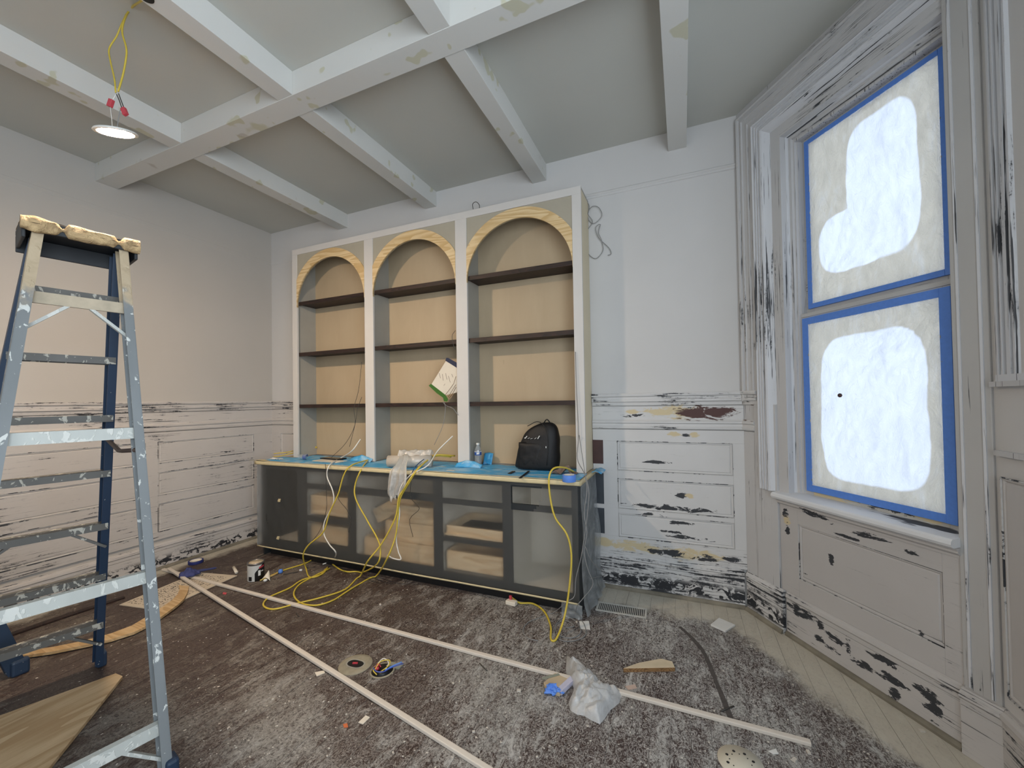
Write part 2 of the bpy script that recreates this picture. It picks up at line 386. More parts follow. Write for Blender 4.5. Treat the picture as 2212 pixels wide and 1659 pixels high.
CHAIR = [(0, 1.534), (-.034, 1.534), (-.040, 1.525), (-.038, 1.512), (-.026, 1.505), (-.026, 1.490), (-.032, 1.484), (-.032, 1.470), (-.020, 1.462), (-.016, 1.440), (0, 1.433)]
BED = [(0, 1.332), (-.014, 1.332), (-.022, 1.322), (-.030, 1.318), (-.030, 1.305), (-.020, 1.298), (-.020, 1.282), (-.026, 1.276), (-.024, 1.262), (-.014, 1.255), (0, 1.252)]
BASE_CAP = [(0, .272), (-.012, .272), (-.016, .262), (-.026, .255), (-.030, .238), (-.022, .228), (-.022, .205), (0, .2)]
def run(par, prof, x0, x1, name, mat): return MB().prism([(y, z) for y, z in prof], 0, x0, x1).build(name, mat, par)
def sweep(prof, x0, x1):
    return MB().prism(prof, 0, x0, x1)
def panel(par, x0, x1, z0, z1, mat, name='panel', off=0.0, gap=.004):
    o, i_ = off - .007, off - .012; g = gap; b = .018
    q = MB()
    A = [(x0+g, 0, z0+g), (x1-g, 0, z0+g), (x1-g, 0, z1-g), (x0+g, 0, z1-g)]
    def ring(dx, yy): return [(p[0] + (dx if k in (0, 3) else -dx), yy, p[2] + (dx if k < 2 else -dx)) for k, p in enumerate(A)]
    rs = [ring(0, off), ring(0, o - .006), ring(.006, o - .006), ring(.012, o), ring(b, i_)]
    vv = [p for r in rs for p in r]
    fs = [(k*4+j, k*4+(j+1)%4, (k+1)*4+(j+1)%4, (k+1)*4+j) for k in range(4) for j in range(4)] + [(16, 17, 18, 19)]
    o_ = q.add(vv, fs).build(name, mat, par)
    e = .0022; y0, y1 = off - .0175, off - .010
    q = MB().box(x0-e, x0+e, y0, y1, z0, z1).box(x1-e, x1+e, y0, y1, z0, z1).box(x0, x1, y0, y1, z0-e, z0+e).box(x0, x1, y0, y1, z1-e, z1+e)
    q.build('panel_bead', M_edge, par)
    return o_

def wainscot(par, x0, x1, cols, zs, mr, mp, mbr, rail_t=.016):
    """cols: list of (panel x0, panel x1); zs: list of panel (z0, z1)"""
    sweep(CHAIR, x0, x1).build('chair_rail', mr, par)
    MB().box(x0, x1, -.010, 0, 1.332, 1.433).build('frieze_board', mr, par)
    sweep(BED, x0, x1).build('bed_moulding', mr, par)
    top = zs[0][1]; bot = zs[-1][0]
    MB().box(x0, x1, -rail_t, 0, top, 1.252).build('rail', mp, par, bevel=.0015)
    for k in range(len(zs) - 1):
        for a, b in cols: MB().box(a, b, -rail_t, 0, zs[k+1][1], zs[k][0]).build('rail', mp, par, bevel=.0015)
    MB().box(x0, x1, -rail_t, 0, .272, bot).build('rail', mbr, par, bevel=.0015)
    e = [x0] + [v for c in cols for v in c] + [x1]
    for k in range(0, len(e), 2):
        if e[k+1] - e[k] > .004: MB().box(e[k], e[k+1], -rail_t, 0, bot, top).build('stile', mp, par, bevel=.0015)
    for a, b in cols:
        for z0, z1 in zs: panel(par, a, b, z0, z1, mp)

# back wall, right of the bookcase
ZS = [(.93, 1.160), (.630, .865), (.408, .594)]
wainscot(wb, -.680, K0.x, [(-.488, .320)], ZS, M_wn, M_wp, M_wrb)
for z0, z1, mm in ((.975, 1.165, M_brn), (.655, .90, M_slate), (.42, .62, M_slate)):
    MB().box(-.680, -.598, -.019, -.015, z0, z1).build('panel', mm, wb)
# back wall, left of the bookcase
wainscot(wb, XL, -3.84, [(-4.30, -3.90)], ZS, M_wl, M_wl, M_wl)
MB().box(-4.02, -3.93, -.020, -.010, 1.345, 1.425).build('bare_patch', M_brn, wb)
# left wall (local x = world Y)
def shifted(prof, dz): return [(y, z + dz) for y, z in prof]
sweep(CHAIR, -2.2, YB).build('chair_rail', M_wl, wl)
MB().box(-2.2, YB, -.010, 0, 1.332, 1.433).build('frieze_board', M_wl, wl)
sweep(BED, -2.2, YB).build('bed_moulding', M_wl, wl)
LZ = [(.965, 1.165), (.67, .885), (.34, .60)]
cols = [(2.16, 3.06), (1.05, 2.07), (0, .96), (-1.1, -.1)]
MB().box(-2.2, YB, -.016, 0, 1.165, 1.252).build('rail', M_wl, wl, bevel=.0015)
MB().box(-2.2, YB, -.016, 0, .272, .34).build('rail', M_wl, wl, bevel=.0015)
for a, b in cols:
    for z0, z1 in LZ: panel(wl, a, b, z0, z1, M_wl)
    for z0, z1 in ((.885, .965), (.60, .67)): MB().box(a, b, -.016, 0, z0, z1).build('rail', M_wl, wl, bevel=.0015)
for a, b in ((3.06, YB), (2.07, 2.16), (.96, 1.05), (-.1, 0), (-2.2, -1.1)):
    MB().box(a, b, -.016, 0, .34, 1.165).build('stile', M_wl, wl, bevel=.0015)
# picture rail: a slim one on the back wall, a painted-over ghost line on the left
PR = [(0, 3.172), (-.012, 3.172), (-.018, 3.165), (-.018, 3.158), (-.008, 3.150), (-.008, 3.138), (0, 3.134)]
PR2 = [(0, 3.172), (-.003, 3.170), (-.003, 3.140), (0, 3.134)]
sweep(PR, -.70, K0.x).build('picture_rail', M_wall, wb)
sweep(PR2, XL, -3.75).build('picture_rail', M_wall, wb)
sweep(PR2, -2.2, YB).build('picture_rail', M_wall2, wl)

M_shoe = simple('dirty_bare_shoe_moulding', (.20, .18, .14), .7, var=.75, sc=7)
def baseboard(name, par_loc, rz, x0, x1, mat, off=0.0, h=.20, shoe=True, mc=None):
    root = struct(empty(name, par_loc, rz))
    MB().box(x0, x1, off - .022, off + .0, .0, h + .002).build('board', mat, root, bevel=.002)
    MB().prism([(y + off, z + h - .2) for y, z in BASE_CAP], 0, x0, x1).build('base_cap', mc or mat, root)
    if shoe: MB().prism([(off - .022, 0), (off - .040, 0), (off - .040, .012), (off - .030, .024), (off - .022, .026)], 0, x0, x1).build('shoe_moulding', M_shoe, root)
    return root
baseboard('baseboard_back', (0, YB, 0), 0, -.690, K0.x - .02, M_wb)
baseboard('baseboard_back', (0, YB, 0), 0, XL + .04, -3.93, M_wlb)
baseboard('baseboard_left', (XL, 0, 0), math.pi/2, -2.2, YB - .03, M_wlb, h=.165)
baseboard('baseboard_window', K0, WA, .33, 1.19, M_whb, off=.012)
pl = baseboard('baseboard_window', K0, WA, .02, .318, M_wb, off=-.004, shoe=True)
baseboard('baseboard_window', K0, WA, 1.195, 1.325, M_whb, off=-.012, shoe=False)
baseboard('baseboard_right', (XR.x, XR.y, 0), -math.pi/2, .03, 4.3, M_whb)

# ------------------------------------------------------------------ window wall
MB().box(0, .36, 0, .2, 0, HC).build('plaster', M_wv, ww)
MB().box(.36, 1.22, .02, .2, 0, .86).build('plaster', M_wh, ww)
MB().box(.36, 1.22, 0, .2, 3.13, HC).build('plaster', M_wvh, ww)
# flat pilaster left of the window, below the rail
MB().box(.014, .110, -.012, 0, .272, 1.25).build('stile', M_wv, ww, bevel=.0015)
MB().box(.116, .290, -.018, .0, .272, 1.44).build('stile', M_wv, ww, bevel=.0015)
MB().prism(CHAIR, 0, .004, .15).build('chair_rail', M_wn, ww)
MB().prism(BED, 0, .004, .12).build('bed_moulding', M_wn, ww)
# pier on the near side of the window
pier = MB().box(1.195, 1.312, -.012, .2, 0, HC).build('pier', M_pier, ww, bevel=.003)
MB().box(1.215, 1.224, -.016, -.010, .28, HC).box(1.285, 1.294, -.017, -.010, .28, HC).build('pier_bead', M_wvs, ww)
# under-sill framing and panel
MB().box(.295, .42, -.004, .02, .272, .84).build('stile', M_wh, ww, bevel=.0015)
MB().box(1.13, 1.195, -.004, .02, .272, .84).build('stile', M_wh, ww, bevel=.0015)
MB().box(.42, 1.13, -.004, .02, .715, .84).build('rail', M_wh, ww, bevel=.0015)
MB().box(.42, 1.13, -.004, .02, .272, .385).build('rail', M_wh, ww, bevel=.0015)
panel(ww, .42, 1.13, .385, .715, M_wh, off=.016)
MB().box(.30, 1.195, -.010, -.003, .80, .812).build('apron_bead', M_wh, ww)
# right wall mouldings near the corner
for a, b in ((.05, .062), (.075, .085), (.105, .125), (.14, .15)):
    MB().box(a, b, -.014, 0, 1.56, 3.4).build('moulding', M_wvs, wr)
MB().box(.05, 1.2, -.018, 0, 1.535, 1.56).build('moulding', M_wvs, wr)
MB().box(.03, 1.2, -.026, 0, 1.515, 1.535).build('chair_rail', M_wv, wr)
MB().box(.03, 1.2, -.020, 0, 1.25, 1.27).build('bed_moulding', M_wv, wr)
panel(wr, .06, 1.1, .34, 1.17, M_wh, off=-.002)

# window frame: profiles swept up the left jamb, across the head (and down the hidden right jamb)
win = struct(empty('window_1', K0, WA))
ZH = 3.49; WS = 1.56
def framed(prof, zb, name, mat, right=False, xr=1.2):
    """prof = list of (s, off): s = distance in from the outer edge"""
    n = len(prof); q = MB(); vv = []; nseg = 3 if right else 2
    for st in range(nseg + 1):
        for s_, o in prof:
            z = ZH - s_
            if st == 0: vv.append((s_, o, zb))
            elif st == 1: vv.append((s_, o, z))
            elif st == 2: vv.append(((WS - s_) if right else xr, o, z))
            else: vv.append((WS - s_, o, zb))
    fs = [(k*n+j, k*n+j+1, (k+1)*n+j+1, (k+1)*n+j) for k in range(nseg) for j in range(n-1)]
    fs += [list(range(n))[::-1], list(range(nseg*n, nseg*n+n))]
    o_ = q.add(vv, fs).build(name, mat, win)
    hm = {M_wv: M_wvh, M_wvs: M_wvsh}.get(mat)
    if hm:
        o_.data.materials.append(hm)
        for p_ in o_.data.polygons:
            if p_.index // (n-1) == 1 and p_.index < nseg*(n-1): p_.material_index = 1
    return o_
framed([(.022, 0), (.022, -.030), (.032, -.034), (.042, -.030), (.046, -.018), (.058, -.018), (.062, -.026), (.070, -.026), (.074, -.018),
        (.108, -.016), (.112, -.024), (.120, -.024), (.124, -.016), (.150, -.016), (.156, -.028), (.166, -.028), (.170, -.012), (.170, 0)], 1.465, 'outer_moulding', M_wv)
framed([(.172, 0), (.172, -.040), (.178, -.044), (.184, -.040), (.187, -.034), (.193, -.034), (.197, -.042), (.204, -.042), (.207, -.034), (.214, -.034),
        (.218, -.042), (.225, -.042), (.228, -.034), (.236, -.034), (.240, -.044), (.250, -.046), (.252, 0)], .885, 'casing', M_wvs)
framed([(.252, 0), (.252, -.046), (.262, -.040), (.280, -.014), (.292, .006), (.300, .016), (.300, .03)], .885, 'casing_cove', M_wvs)
framed([(.300, .20), (.300, .016), (.330, .016), (.334, .010), (.342, .010), (.352, .026), (.362, .044), (.366, .056), (.366, .20)], .885, 'blind_stop', M_wvs, True)
framed([(.366, .20), (.366, .056), (.384, .056), (.388, .070), (.396, .070), (.400, .084), (.404, .084), (.404, .2)], .885, 'jamb', M_wv, True)
# sill and stool
MB().prism([(.20, .865), (-.046, .845), (-.058, .850), (-.064, .862), (-.060, .876), (-.052, .884), (.20, .900)], 0, .285, 1.20).build('stool', M_white if 0 else worn('sill_paint', 'h', .72, col=(.70, .71, .73)), win)
MB().prism([(0, .845), (-.034, .845), (-.034, .836), (-.026, .832), (-.026, .822), (-.014, .812), (0, .810)], 0, .292, 1.20).build('apron_moulding', M_wh, win)
# sashes
M_sash = worn('sash_paint', 'h', .64, col=(.50, .50, .50), fill=.2)
M_sashb = worn('sash_bottom_rail_paint', 'h', .60, col=(.52, .51, .47), fill=.5, patches=[('f', .62, .925, .12, .02), ('d', .86, .925, .10, .02), ('f', 1.04, .92, .07, .02)])
def sash(z0, z1, yo, brail, trail, mb):
    rt = empty('sash'); rt.parent = win
    d = .035
    MB().box(.402, .452, yo, yo + d, z0, z1).build('sash_stile', M_sash, rt, bevel=.002)
    MB().box(1.108, 1.158, yo, yo + d, z0, z1).build('sash_stile', M_sash, rt, bevel=.002)
    MB().box(.452, 1.108, yo, yo + d, z0, z0 + brail).build('sash_rail', mb, rt, bevel=.002)
    MB().box(.452, 1.108, yo, yo + d, z1 - trail, z1).build('sash_rail', M_sash, rt, bevel=.002)
    gg = G('window_glass'); T = gg.n('ShaderNodeBsdfTransparent'); S = gg.n('ShaderNodeBsdfGlossy'); S.inputs['Roughness'].default_value = .02
    mx = gg.n('ShaderNodeMixShader'); mx.inputs[0].default_value = .06
    gg.put(mx.inputs[1], T.outputs[0]); gg.put(mx.inputs[2], S.outputs[0]); gm = gg.done(mx.outputs[0])
    MB().box(.448, 1.112, yo + .016, yo + .020, z0 + brail - .004, z1 - trail + .004).build('pane', gm, rt)
    return rt
sash(.888, 1.995, .084, .062, .03, M_sashb)
sash(1.975, 3.10, .122, .062, .062, M_sash)
MB().box(.402, 1.158, .078, .122, 1.975, 1.998).build('meeting_rail', M_sash, win, bevel=.002)
MB().box(.40, 1.16, .07, .2, 3.08, 3.13).build('head_jamb', M_wv, win)

# masking film and tape over each sash
def film_mat(name, sky_shapes, folds):
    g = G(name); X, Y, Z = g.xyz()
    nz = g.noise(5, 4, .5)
    clear = None  # mask of the bright sky area painted on the film
    for cx, cz, rx, rz, pw in sky_shapes:
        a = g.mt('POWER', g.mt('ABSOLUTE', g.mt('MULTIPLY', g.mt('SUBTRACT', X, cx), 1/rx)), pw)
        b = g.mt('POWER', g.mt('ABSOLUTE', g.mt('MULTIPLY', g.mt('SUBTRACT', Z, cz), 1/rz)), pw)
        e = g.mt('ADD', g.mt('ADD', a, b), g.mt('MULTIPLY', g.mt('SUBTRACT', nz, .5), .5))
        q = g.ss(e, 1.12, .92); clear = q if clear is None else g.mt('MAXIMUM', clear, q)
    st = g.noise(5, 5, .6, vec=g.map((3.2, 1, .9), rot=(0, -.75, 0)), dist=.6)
    col = g.mix(clear, g.mix(st, (.30, .28, .235), (.49, .46, .40)), (.62, .655, .74))  # sky brightness in the middle, reveal shade at the border, painted into the colour
    col = g.mix(g.mt('MULTIPLY', g.ss(st, .50, .72), .38), col, (.40, .42, .45))  # fold shading drawn as grey streaks in the colour
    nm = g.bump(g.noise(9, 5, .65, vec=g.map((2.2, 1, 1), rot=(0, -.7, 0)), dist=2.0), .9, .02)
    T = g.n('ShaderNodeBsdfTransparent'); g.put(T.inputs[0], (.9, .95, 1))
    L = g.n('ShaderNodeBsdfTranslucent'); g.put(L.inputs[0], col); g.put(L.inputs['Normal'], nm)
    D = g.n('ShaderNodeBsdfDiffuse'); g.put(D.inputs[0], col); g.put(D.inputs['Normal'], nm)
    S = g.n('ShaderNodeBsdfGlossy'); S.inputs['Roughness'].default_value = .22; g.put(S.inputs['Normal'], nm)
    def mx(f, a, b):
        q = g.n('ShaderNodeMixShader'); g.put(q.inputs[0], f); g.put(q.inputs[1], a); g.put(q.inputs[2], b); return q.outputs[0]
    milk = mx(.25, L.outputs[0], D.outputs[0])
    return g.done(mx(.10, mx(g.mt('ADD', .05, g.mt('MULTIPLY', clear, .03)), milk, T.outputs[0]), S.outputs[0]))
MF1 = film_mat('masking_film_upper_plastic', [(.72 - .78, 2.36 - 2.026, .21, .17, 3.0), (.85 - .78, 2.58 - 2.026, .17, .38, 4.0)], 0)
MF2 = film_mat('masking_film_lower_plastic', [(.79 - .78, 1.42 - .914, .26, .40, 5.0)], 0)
def masking(z0, z1, yo, mat, tw, label, cat='plastic sheet'):
    rt = empty('masking_film', K0 + WD*.78 + WN*(yo - .012) + Vector((0, 0, z0 - tw)), WA)
    oz = z0 - tw; ox = .78; oy = yo - .012
    tag(rt, label, cat)
    def fn(u, v):
        x_ = .452 + u*.656; z_ = z0 + v*(z1 - z0); e = min(u, 1-u, v, 1-v)*5; e = min(1, e)
        d = (mn.noise(Vector((x_*5 + z_*5, z_*1.5, yo*40)))*.018 + mn.noise(Vector((x_*16 - z_*12, z_*9, 3)))*.006)*e
        cx_, cz_ = (1.108, z1) if z1 < 2 else (.452, z0)
        rr = math.hypot(x_ - cx_, z_ - cz_); an = math.atan2(z_ - cz_, x_ - cx_)
        d += .010*math.sin(an*34 + mn.noise(Vector((rr*3, an*2, 1)))*3)*math.exp(-rr*2.2)*e
        crk = mn.noise(Vector((x_*45, z_*45, 1)))*.004*max(0, 1 - e)
        return (x_ - ox, d - .004*e - abs(crk), z_ - oz)
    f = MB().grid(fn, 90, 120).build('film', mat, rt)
    t = .0012
    j = lambda: random.uniform(-.002, .002)
    for x0, x1, za, zb in ((.452-tw, .456, z0-tw, z1+tw), (1.104, 1.108+tw, z0-tw, z1+tw)):
        MB().box(x0-ox+j(), x1-ox, -.002, .010, za-oz, zb-oz).build('tape', M_blue_tape, rt)
    for za, zb in ((z0-tw, z0+.004), (z1-.004, z1+tw)):
        MB().box(.456-ox, 1.104-ox, -.003, .010, za-oz+j(), zb-oz).build('tape', M_blue_tape, rt)
    return rt, (ox, oy, oz)
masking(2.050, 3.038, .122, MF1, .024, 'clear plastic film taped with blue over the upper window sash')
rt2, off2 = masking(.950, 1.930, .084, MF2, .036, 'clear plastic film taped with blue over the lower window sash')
q = MB().lathe([(.002, 0), (.010, .001), (.012, .003), (.004, .006)], (0, 0, 0), 7)
o = q.build('debris_bit', M_brn, rt2); o.rotation_euler = (math.pi/2, 0, .3); o.location = (.655 - off2[0], -.018, 1.492 - off2[2]); o['label'] = 'brown chip stuck on the film'

# ------------------------------------------------------------------ bookcase
M_ply = None
def ply_mat():
    g = G('birch_plywood_back'); n = g.noise(2.2, 5, .6, vec=g.map((3, 1, .8)), dist=.6); n2 = g.noise(1.2, 3)
    c = g.mix(n, (.45, .34, .215), (.57, .45, .30)); c = g.mix(g.mt('MULTIPLY', n2, .35), c, (.36, .31, .23))
    kn = g.ss(g.noise(5.5, 2, .5, vec=g.map((1.4, 1, .7), loc=(3, 3, 1))), .74, .80)
    c = g.mix(g.mt('MULTIPLY', kn, .6), c, (.13, .08, .04))
    return g.done(g.pbsdf(c, .6))
M_ply = ply_mat()
M_side = simple('primed_bookcase_side', (.37, .355, .315), .7, var=.10, sc=6)
M_face = simple('primed_face_frame', (.64, .615, .59), .65, var=.05, sc=5)
M_archp = simple('arch_panel_primer', (.41, .375, .30), .75, var=.08, sc=7)
M_pine = wood('pine_arch_trim', (.60, .40, .18), (.80, .62, .36), 'x', 2.2, .5, 16)
M_walnut = wood('dark_stained_shelf_wood', (.010, .005, .004), (.040, .017, .012), 'x', 5, .55, 14)
M_cream = simple('cream_primed_side', (.66, .58, .42), .7, var=.07, sc=5)
bk = tag(empty('bookcase', (-2.23, 3.15, .935)), 'built-in bookcase with three arched bays and dark stained shelves on the long counter', 'bookcase')
OX = Vector((2.23, -3.15, -.935))
def bpart(q, name, mat, par=bk, **k):
    q.v = [(x_ + OX.x, y_ + OX.y, z_ + OX.z) for x_, y_, z_ in q.v] if par is bk else q.v
    return q.build(name, mat, par, **k)
YF = 3.02; YK = 3.272; ZT = 3.058; ZBT = .938
ST = [(-3.770, -3.702), (-2.797, -2.692), (-1.786, -1.675), (-.754, -.682)]
for a, b in ST: bpart(MB().box(a, b, YF, YF + .02, ZBT, ZT), 'stile', M_face, bevel=.0015)
bpart(MB().box(-3.770, -.682, YF, YF + .02, ZT, 3.118), 'top_rail', M_face, bevel=.0015)
bpart(MB().box(-3.765, -.684, YF + .02, YB - .004, 3.100, 3.118), 'top_board', M_side)
bpart(MB().box(-3.765, -3.745, YF + .02, YB - .004, ZBT, 3.10), 'side_panel', M_side)
bpart(MB().box(-.704, -.684, YF + .02, YB - .004, ZBT, 3.10), 'side_panel', M_cream)
BAYS = [(-3.702, -2.797), (-2.692, -1.786), (-1.675, -.754)]
for a, b in ((-3.745, -3.722), (-2.777, -2.712), (-1.766, -1.695), (-.735, -.704)):
    bpart(MB().box(a, b, YF + .02, YK, ZBT, 3.10), 'divider', M_side)
for (a, b), (ia, ib) in zip(BAYS, ((-3.722, -2.777), (-2.712, -1.766), (-1.695, -.735))):
    bpart(MB().box(ia, ib, YK, YK + .015, ZBT, 3.10), 'back_panel', M_ply)
    # arch panel: the spandrel above the inner curve
    cx = (a + b)/2; hw = (b - a)/2; zc = 2.505; ri = hw; n = 40
    rin = [(cx - hw*math.cos(math.pi*k/n), zc + .463*math.sin(math.pi*k/n)) for k in range(n+1)]
    q = MB(); vv = []; yf0, yf1 = YF + .008, YF + .020
    for (x_, z_) in rin:
        for yy in (yf0, yf1): vv += [(x_, yy, z_), (x_, yy, ZT)]
    fs = []
    for k in range(n):
        A = k*4; B = A + 4
        fs += [(A, B, B+1, A+1), (A+3, B+3, B+2, A+2), (A, A+2, B+2, B), (A+1, B+1, B+3, A+3)]
    bpart(q.add(vv, fs), 'arch_panel', M_archp)
    ro = .545/.4625*hw; th0 = math.acos(min(1, hw/ro))
    q = MB(); vv = []; yt = YF - .004
    for k in range(n+1):
        t = math.pi*k/n
        xi, zi = cx - hw*math.cos(t), zc + .463*math.sin(t)
        # outer curve, clipped at the stiles
        xo = cx - ro*math.cos(t); zo = zc + .548*math.sin(t)
        if abs(xo - cx) > hw:
            s_ = math.copysign(1, xo - cx); xo = cx + s_*hw; zo = zc + .548*math.sin(th0)*min(1, math.sin(t)/math.sin(th0)) if math.sin(t) < math.sin(th0) else zo
            zo = max(zo, zi + .0005)
        vv += [(xi, yt, zi), (xo, yt, zo), (xi, yt + .022, zi), (xo, yt + .022, zo)]
    fs = []
    for k in range(n):
        A = k*4; B = A + 4
        fs += [(A, B, B+1, A+1), (A+2, A+3, B+3, B+2), (A, A+2, B+2, B), (A+1, B+1, B+3, A+3)]
    fs += [(0, 1, 3, 2), (n*4, n*4+2, n*4+3, n*4+1)]
    bpart(q.add(vv, fs), 'arch_trim', M_pine)
    for zt in (2.564, 2.030, 1.487):
        s_ = bpart(MB().box(ia + .001, ib - .001, YF + .026, YK - .001, zt - .022, zt - .001), 'shelf', M_walnut)
        q = MB().box(ia + .002 - a*0, ib - .002, YF + .021, YF + .040, zt - .036, zt)
        q.v = [(x_ + OX.x, y_ + OX.y, z_ + OX.z) for x_, y_, z_ in q.v]
        q.build('nosing', M_walnut, s_)

# ------------------------------------------------------------------ base cabinet
M_char = simple('charcoal_cabinet_paint', (.022, .026, .029), .5, var=.15, sc=8)
M_box = wood('birch_drawer_box', (.62, .43, .24), (.80, .62, .40), 'x', 4, .5, 8)
M_int = simple('pale_cabinet_interior', (.68, .63, .54), .6, var=.1, sc=4)
bc = tag(empty('base_cabinet', (-2.28, 3.0, 0)), 'long low charcoal base cabinet with open drawer and door bays under the counter', 'cabinet')
OB = Vector((2.28, -3.0, 0))
def cpart(q, name, mat, **k):
    q.v = [(x_ + OB.x, y_ + OB.y, z_ + OB.z) for x_, y_, z_ in q.v]
    return q.build(name, mat, bc, **k)
CF = 2.755; CX0, CX1 = -3.895, -.680
cpart(MB().box(CX0 + .06, CX1 - .01, CF + .055, CF + .075, 0, .105), 'toe_kick', M_black)
for a, b in ((CX0, CX0 + .055), (-3.395, -3.285), (-2.770, -2.688), (-1.866, -1.788), (-1.257, -1.180), (-.728, CX1)):
    cpart(MB().box(a, b, CF, CF + .02, .10, .905), 'stile', M_char, bevel=.001)
RB = [(CX0 + .055, -3.395, [(.10, .175), (.86, .905)]), (-3.285, -2.770, [(.10, .185), (.40, .445), (.70, .745), (.86, .905)]),
      (-2.688, -1.866, [(.10, .165), (.69, .745), (.86, .905)]), (-1.788, -1.257, [(.10, .150), (.390, .425), (.685, .725), (.86, .905)]),
      (-1.180, -.728, [(.10, .145), (.69, .735), (.86, .905)])]
for a, b, zz in RB:
    for z0, z1 in zz: cpart(MB().box(a, b, CF + .001, CF + .02, z0, z1), 'rail', M_char)
cpart(MB().box(CX0, CX0 + .02, CF + .02, 3.26, .0, .905), 'side_panel', M_char)
cpart(MB().box(CX1 - .02, CX1, CF + .02, 3.26, .0, .905), 'side_panel', M_char)
cpart(MB().box(CX0 + .02, CX1 - .02, CF + .02, 3.25, .105, .123), 'bottom_board', M_int)
cpart(MB().box(CX0 + .02, CX1 - .02, 3.25, 3.262, .105, .905), 'back_board', M_int)
for x_ in (-3.34, -2.73, -1.83, -1.22): cpart(MB().box(x_ - .009, x_ + .009, CF + .02, 3.25, .123, .905), 'partition', M_int)
def drawer(a, b, z0, z1, y0, hh=None):
    q = MB(); t = .014
    q.box(a, b, y0, y0 + t, z0, z1).box(a, a + t, y0 + t, 3.20, z0, z1).box(b - t, b, y0 + t, 3.20, z0, z1).box(a + t, b - t, 3.186, 3.20, z0, z1).box(a + t, b - t, y0 + t, 3.186, z0, z0 + .01)
    cpart(q, 'drawer_box', M_box, bevel=.001)
drawer(-3.27, -2.785, .455, .63, 2.80); drawer(-3.27, -2.785, .20, .36, 2.80)
drawer(-1.775, -1.268, .43, .50, 2.80); drawer(-1.775, -1.268, .16, .30, 2.80)
q = MB().box(-1.79, -1.255, 2.79, 3.24, .425, .44); cpart(q, 'shelf', M_box)

# loose boards stored inside the open double bay
def board(name, a, b, w_, h_, mat, label, cat, grp=None):
    q = MB().bar(a, b, w_, h_); o = q.build(name, mat); rebase(o); tag(o, label, cat, grp); return o
board('loose_board', (-2.62, 2.95, .45), (-2.22, 2.95, .66), .02, .13, M_box, 'loose birch board leaning at a slant inside the open middle cabinet bay', 'board')
def stack_box(x0, x1, y0, y1, z0, z1, label, grp=None, nm='drawer_box'):
    q = MB(); t = .014
    q.box(x0, x1, y0, y0+t, z0, z1).box(x0, x1, y1-t, y1, z0, z1).box(x0, x0+t, y0+t, y1-t, z0, z1).box(x1-t, x1, y0+t, y1-t, z0, z1).box(x0+t, x1-t, y0+t, y1-t, z0, z0+.01)
    o = q.build(nm, M_box); rebase(o); tag(o, label, 'drawer'); return o
stack_box(-2.64, -1.90, 2.82, 3.22, .124, .30, 'large birch drawer box at the bottom of the stack in the middle cabinet bay')
stack_box(-2.42, -1.90, 2.84, 3.20, .301, .46, 'birch drawer box second from the bottom of the stack in the middle cabinet bay')
stack_box(-2.34, -1.94, 2.86, 3.18, .461, .60, 'small birch drawer box on top of the stack in the middle cabinet bay')

# ------------------------------------------------------------------ countertop and its coverings
CTF = 2.715
ct = tag(MB().box(-3.93, -.660, CTF, YB - .045, .906, .932).build('countertop', simple('counter_substrate', (.5, .4, .26), .6)), 'long plywood counter top under blue sheeting between bookcase and cabinet', 'countertop')
rebase(ct)
def sheet_blue():
    g = G('blue_masking_sheet'); n = g.noise(5, 5, .65, vec=g.map((1, 1.5, 1)), dist=.8); n2 = g.noise(2.2, 3)
    c = g.mix(n2, (.03, .30, .62), (.07, .44, .78))
    c = g.mix(g.mt('MULTIPLY', g.ss(n, .46, .66), .75), c, (.42, .60, .72))
    return g.done(g.pbsdf(c, .45, 0, g.bump(g.noise(14, 5, .6, dist=1.5), .35, .01)))
M_bsheet = sheet_blue()
bs = tag(empty('masking_sheet', (-2.28, 2.95, .9325)), 'blue masking sheet with cream tape edge laid along the whole counter', 'plastic sheet')
def fb(u, v):
    x_ = -3.915 + u*3.245; y_ = CTF + .004 + v*.29; 
    return (x_ + 2.28, y_ - 2.95, .0018 + abs(mn.noise(Vector((x_*4, y_*9, 0))))*.006 + (.0 if v < .8 else (v-.8)*.01))
MB().grid(fb, 120, 14).build('sheet', M_bsheet, bs, solid=.0008)
for k, (a, b) in enumerate(((-3.700, -2.800), (-2.690, -1.788), (-1.673, -.756))):
    def fc(u, v, a=a, b=b):
        x_ = a + u*(b-a); y_ = 3.006 + v*.20
        return (x_ + 2.28, y_ - 2.95, .004 + abs(mn.noise(Vector((x_*5, y_*7, 4))))*.006)
    MB().grid(fc, 36, 8).build('sheet', M_bsheet, bs, solid=.0008)
# crumpled upstands of the sheet at the stiles
def crump(x0, x1, y, h, name='sheet_fold', sd=0):
    def f(u, v):
        x_ = x0 + u*(x1-x0); hh = h*(1 - .55*abs(2*u-1)**1.5)
        return (x_ + 2.28, y - 2.95 + mn.noise(Vector((x_*20, v*3, sd)))*.012 - (1-v)*.03, .006 + v*hh + mn.noise(Vector((x_*15, 0, sd)))*.008*v)
    MB().grid(f, 16, 5).build(name, M_bsheet, bs, solid=.001)
crump(-2.98, -2.71, 3.015, .055, sd=1); crump(-1.80, -1.55, 3.014, .055, sd=2)
def edge(u, v):
    x_ = -3.93 + u*3.275; 
    return (x_ + 2.28, CTF - 2.95 - .004 - mn.noise(Vector((x_*3, v, 0)))*.003, .003 - v*(.032 + mn.noise(Vector((x_*2.3, 1, 0)))*.006))
MB().grid(edge, 80, 3).build('tape', M_tape_c, bs, solid=.0012)
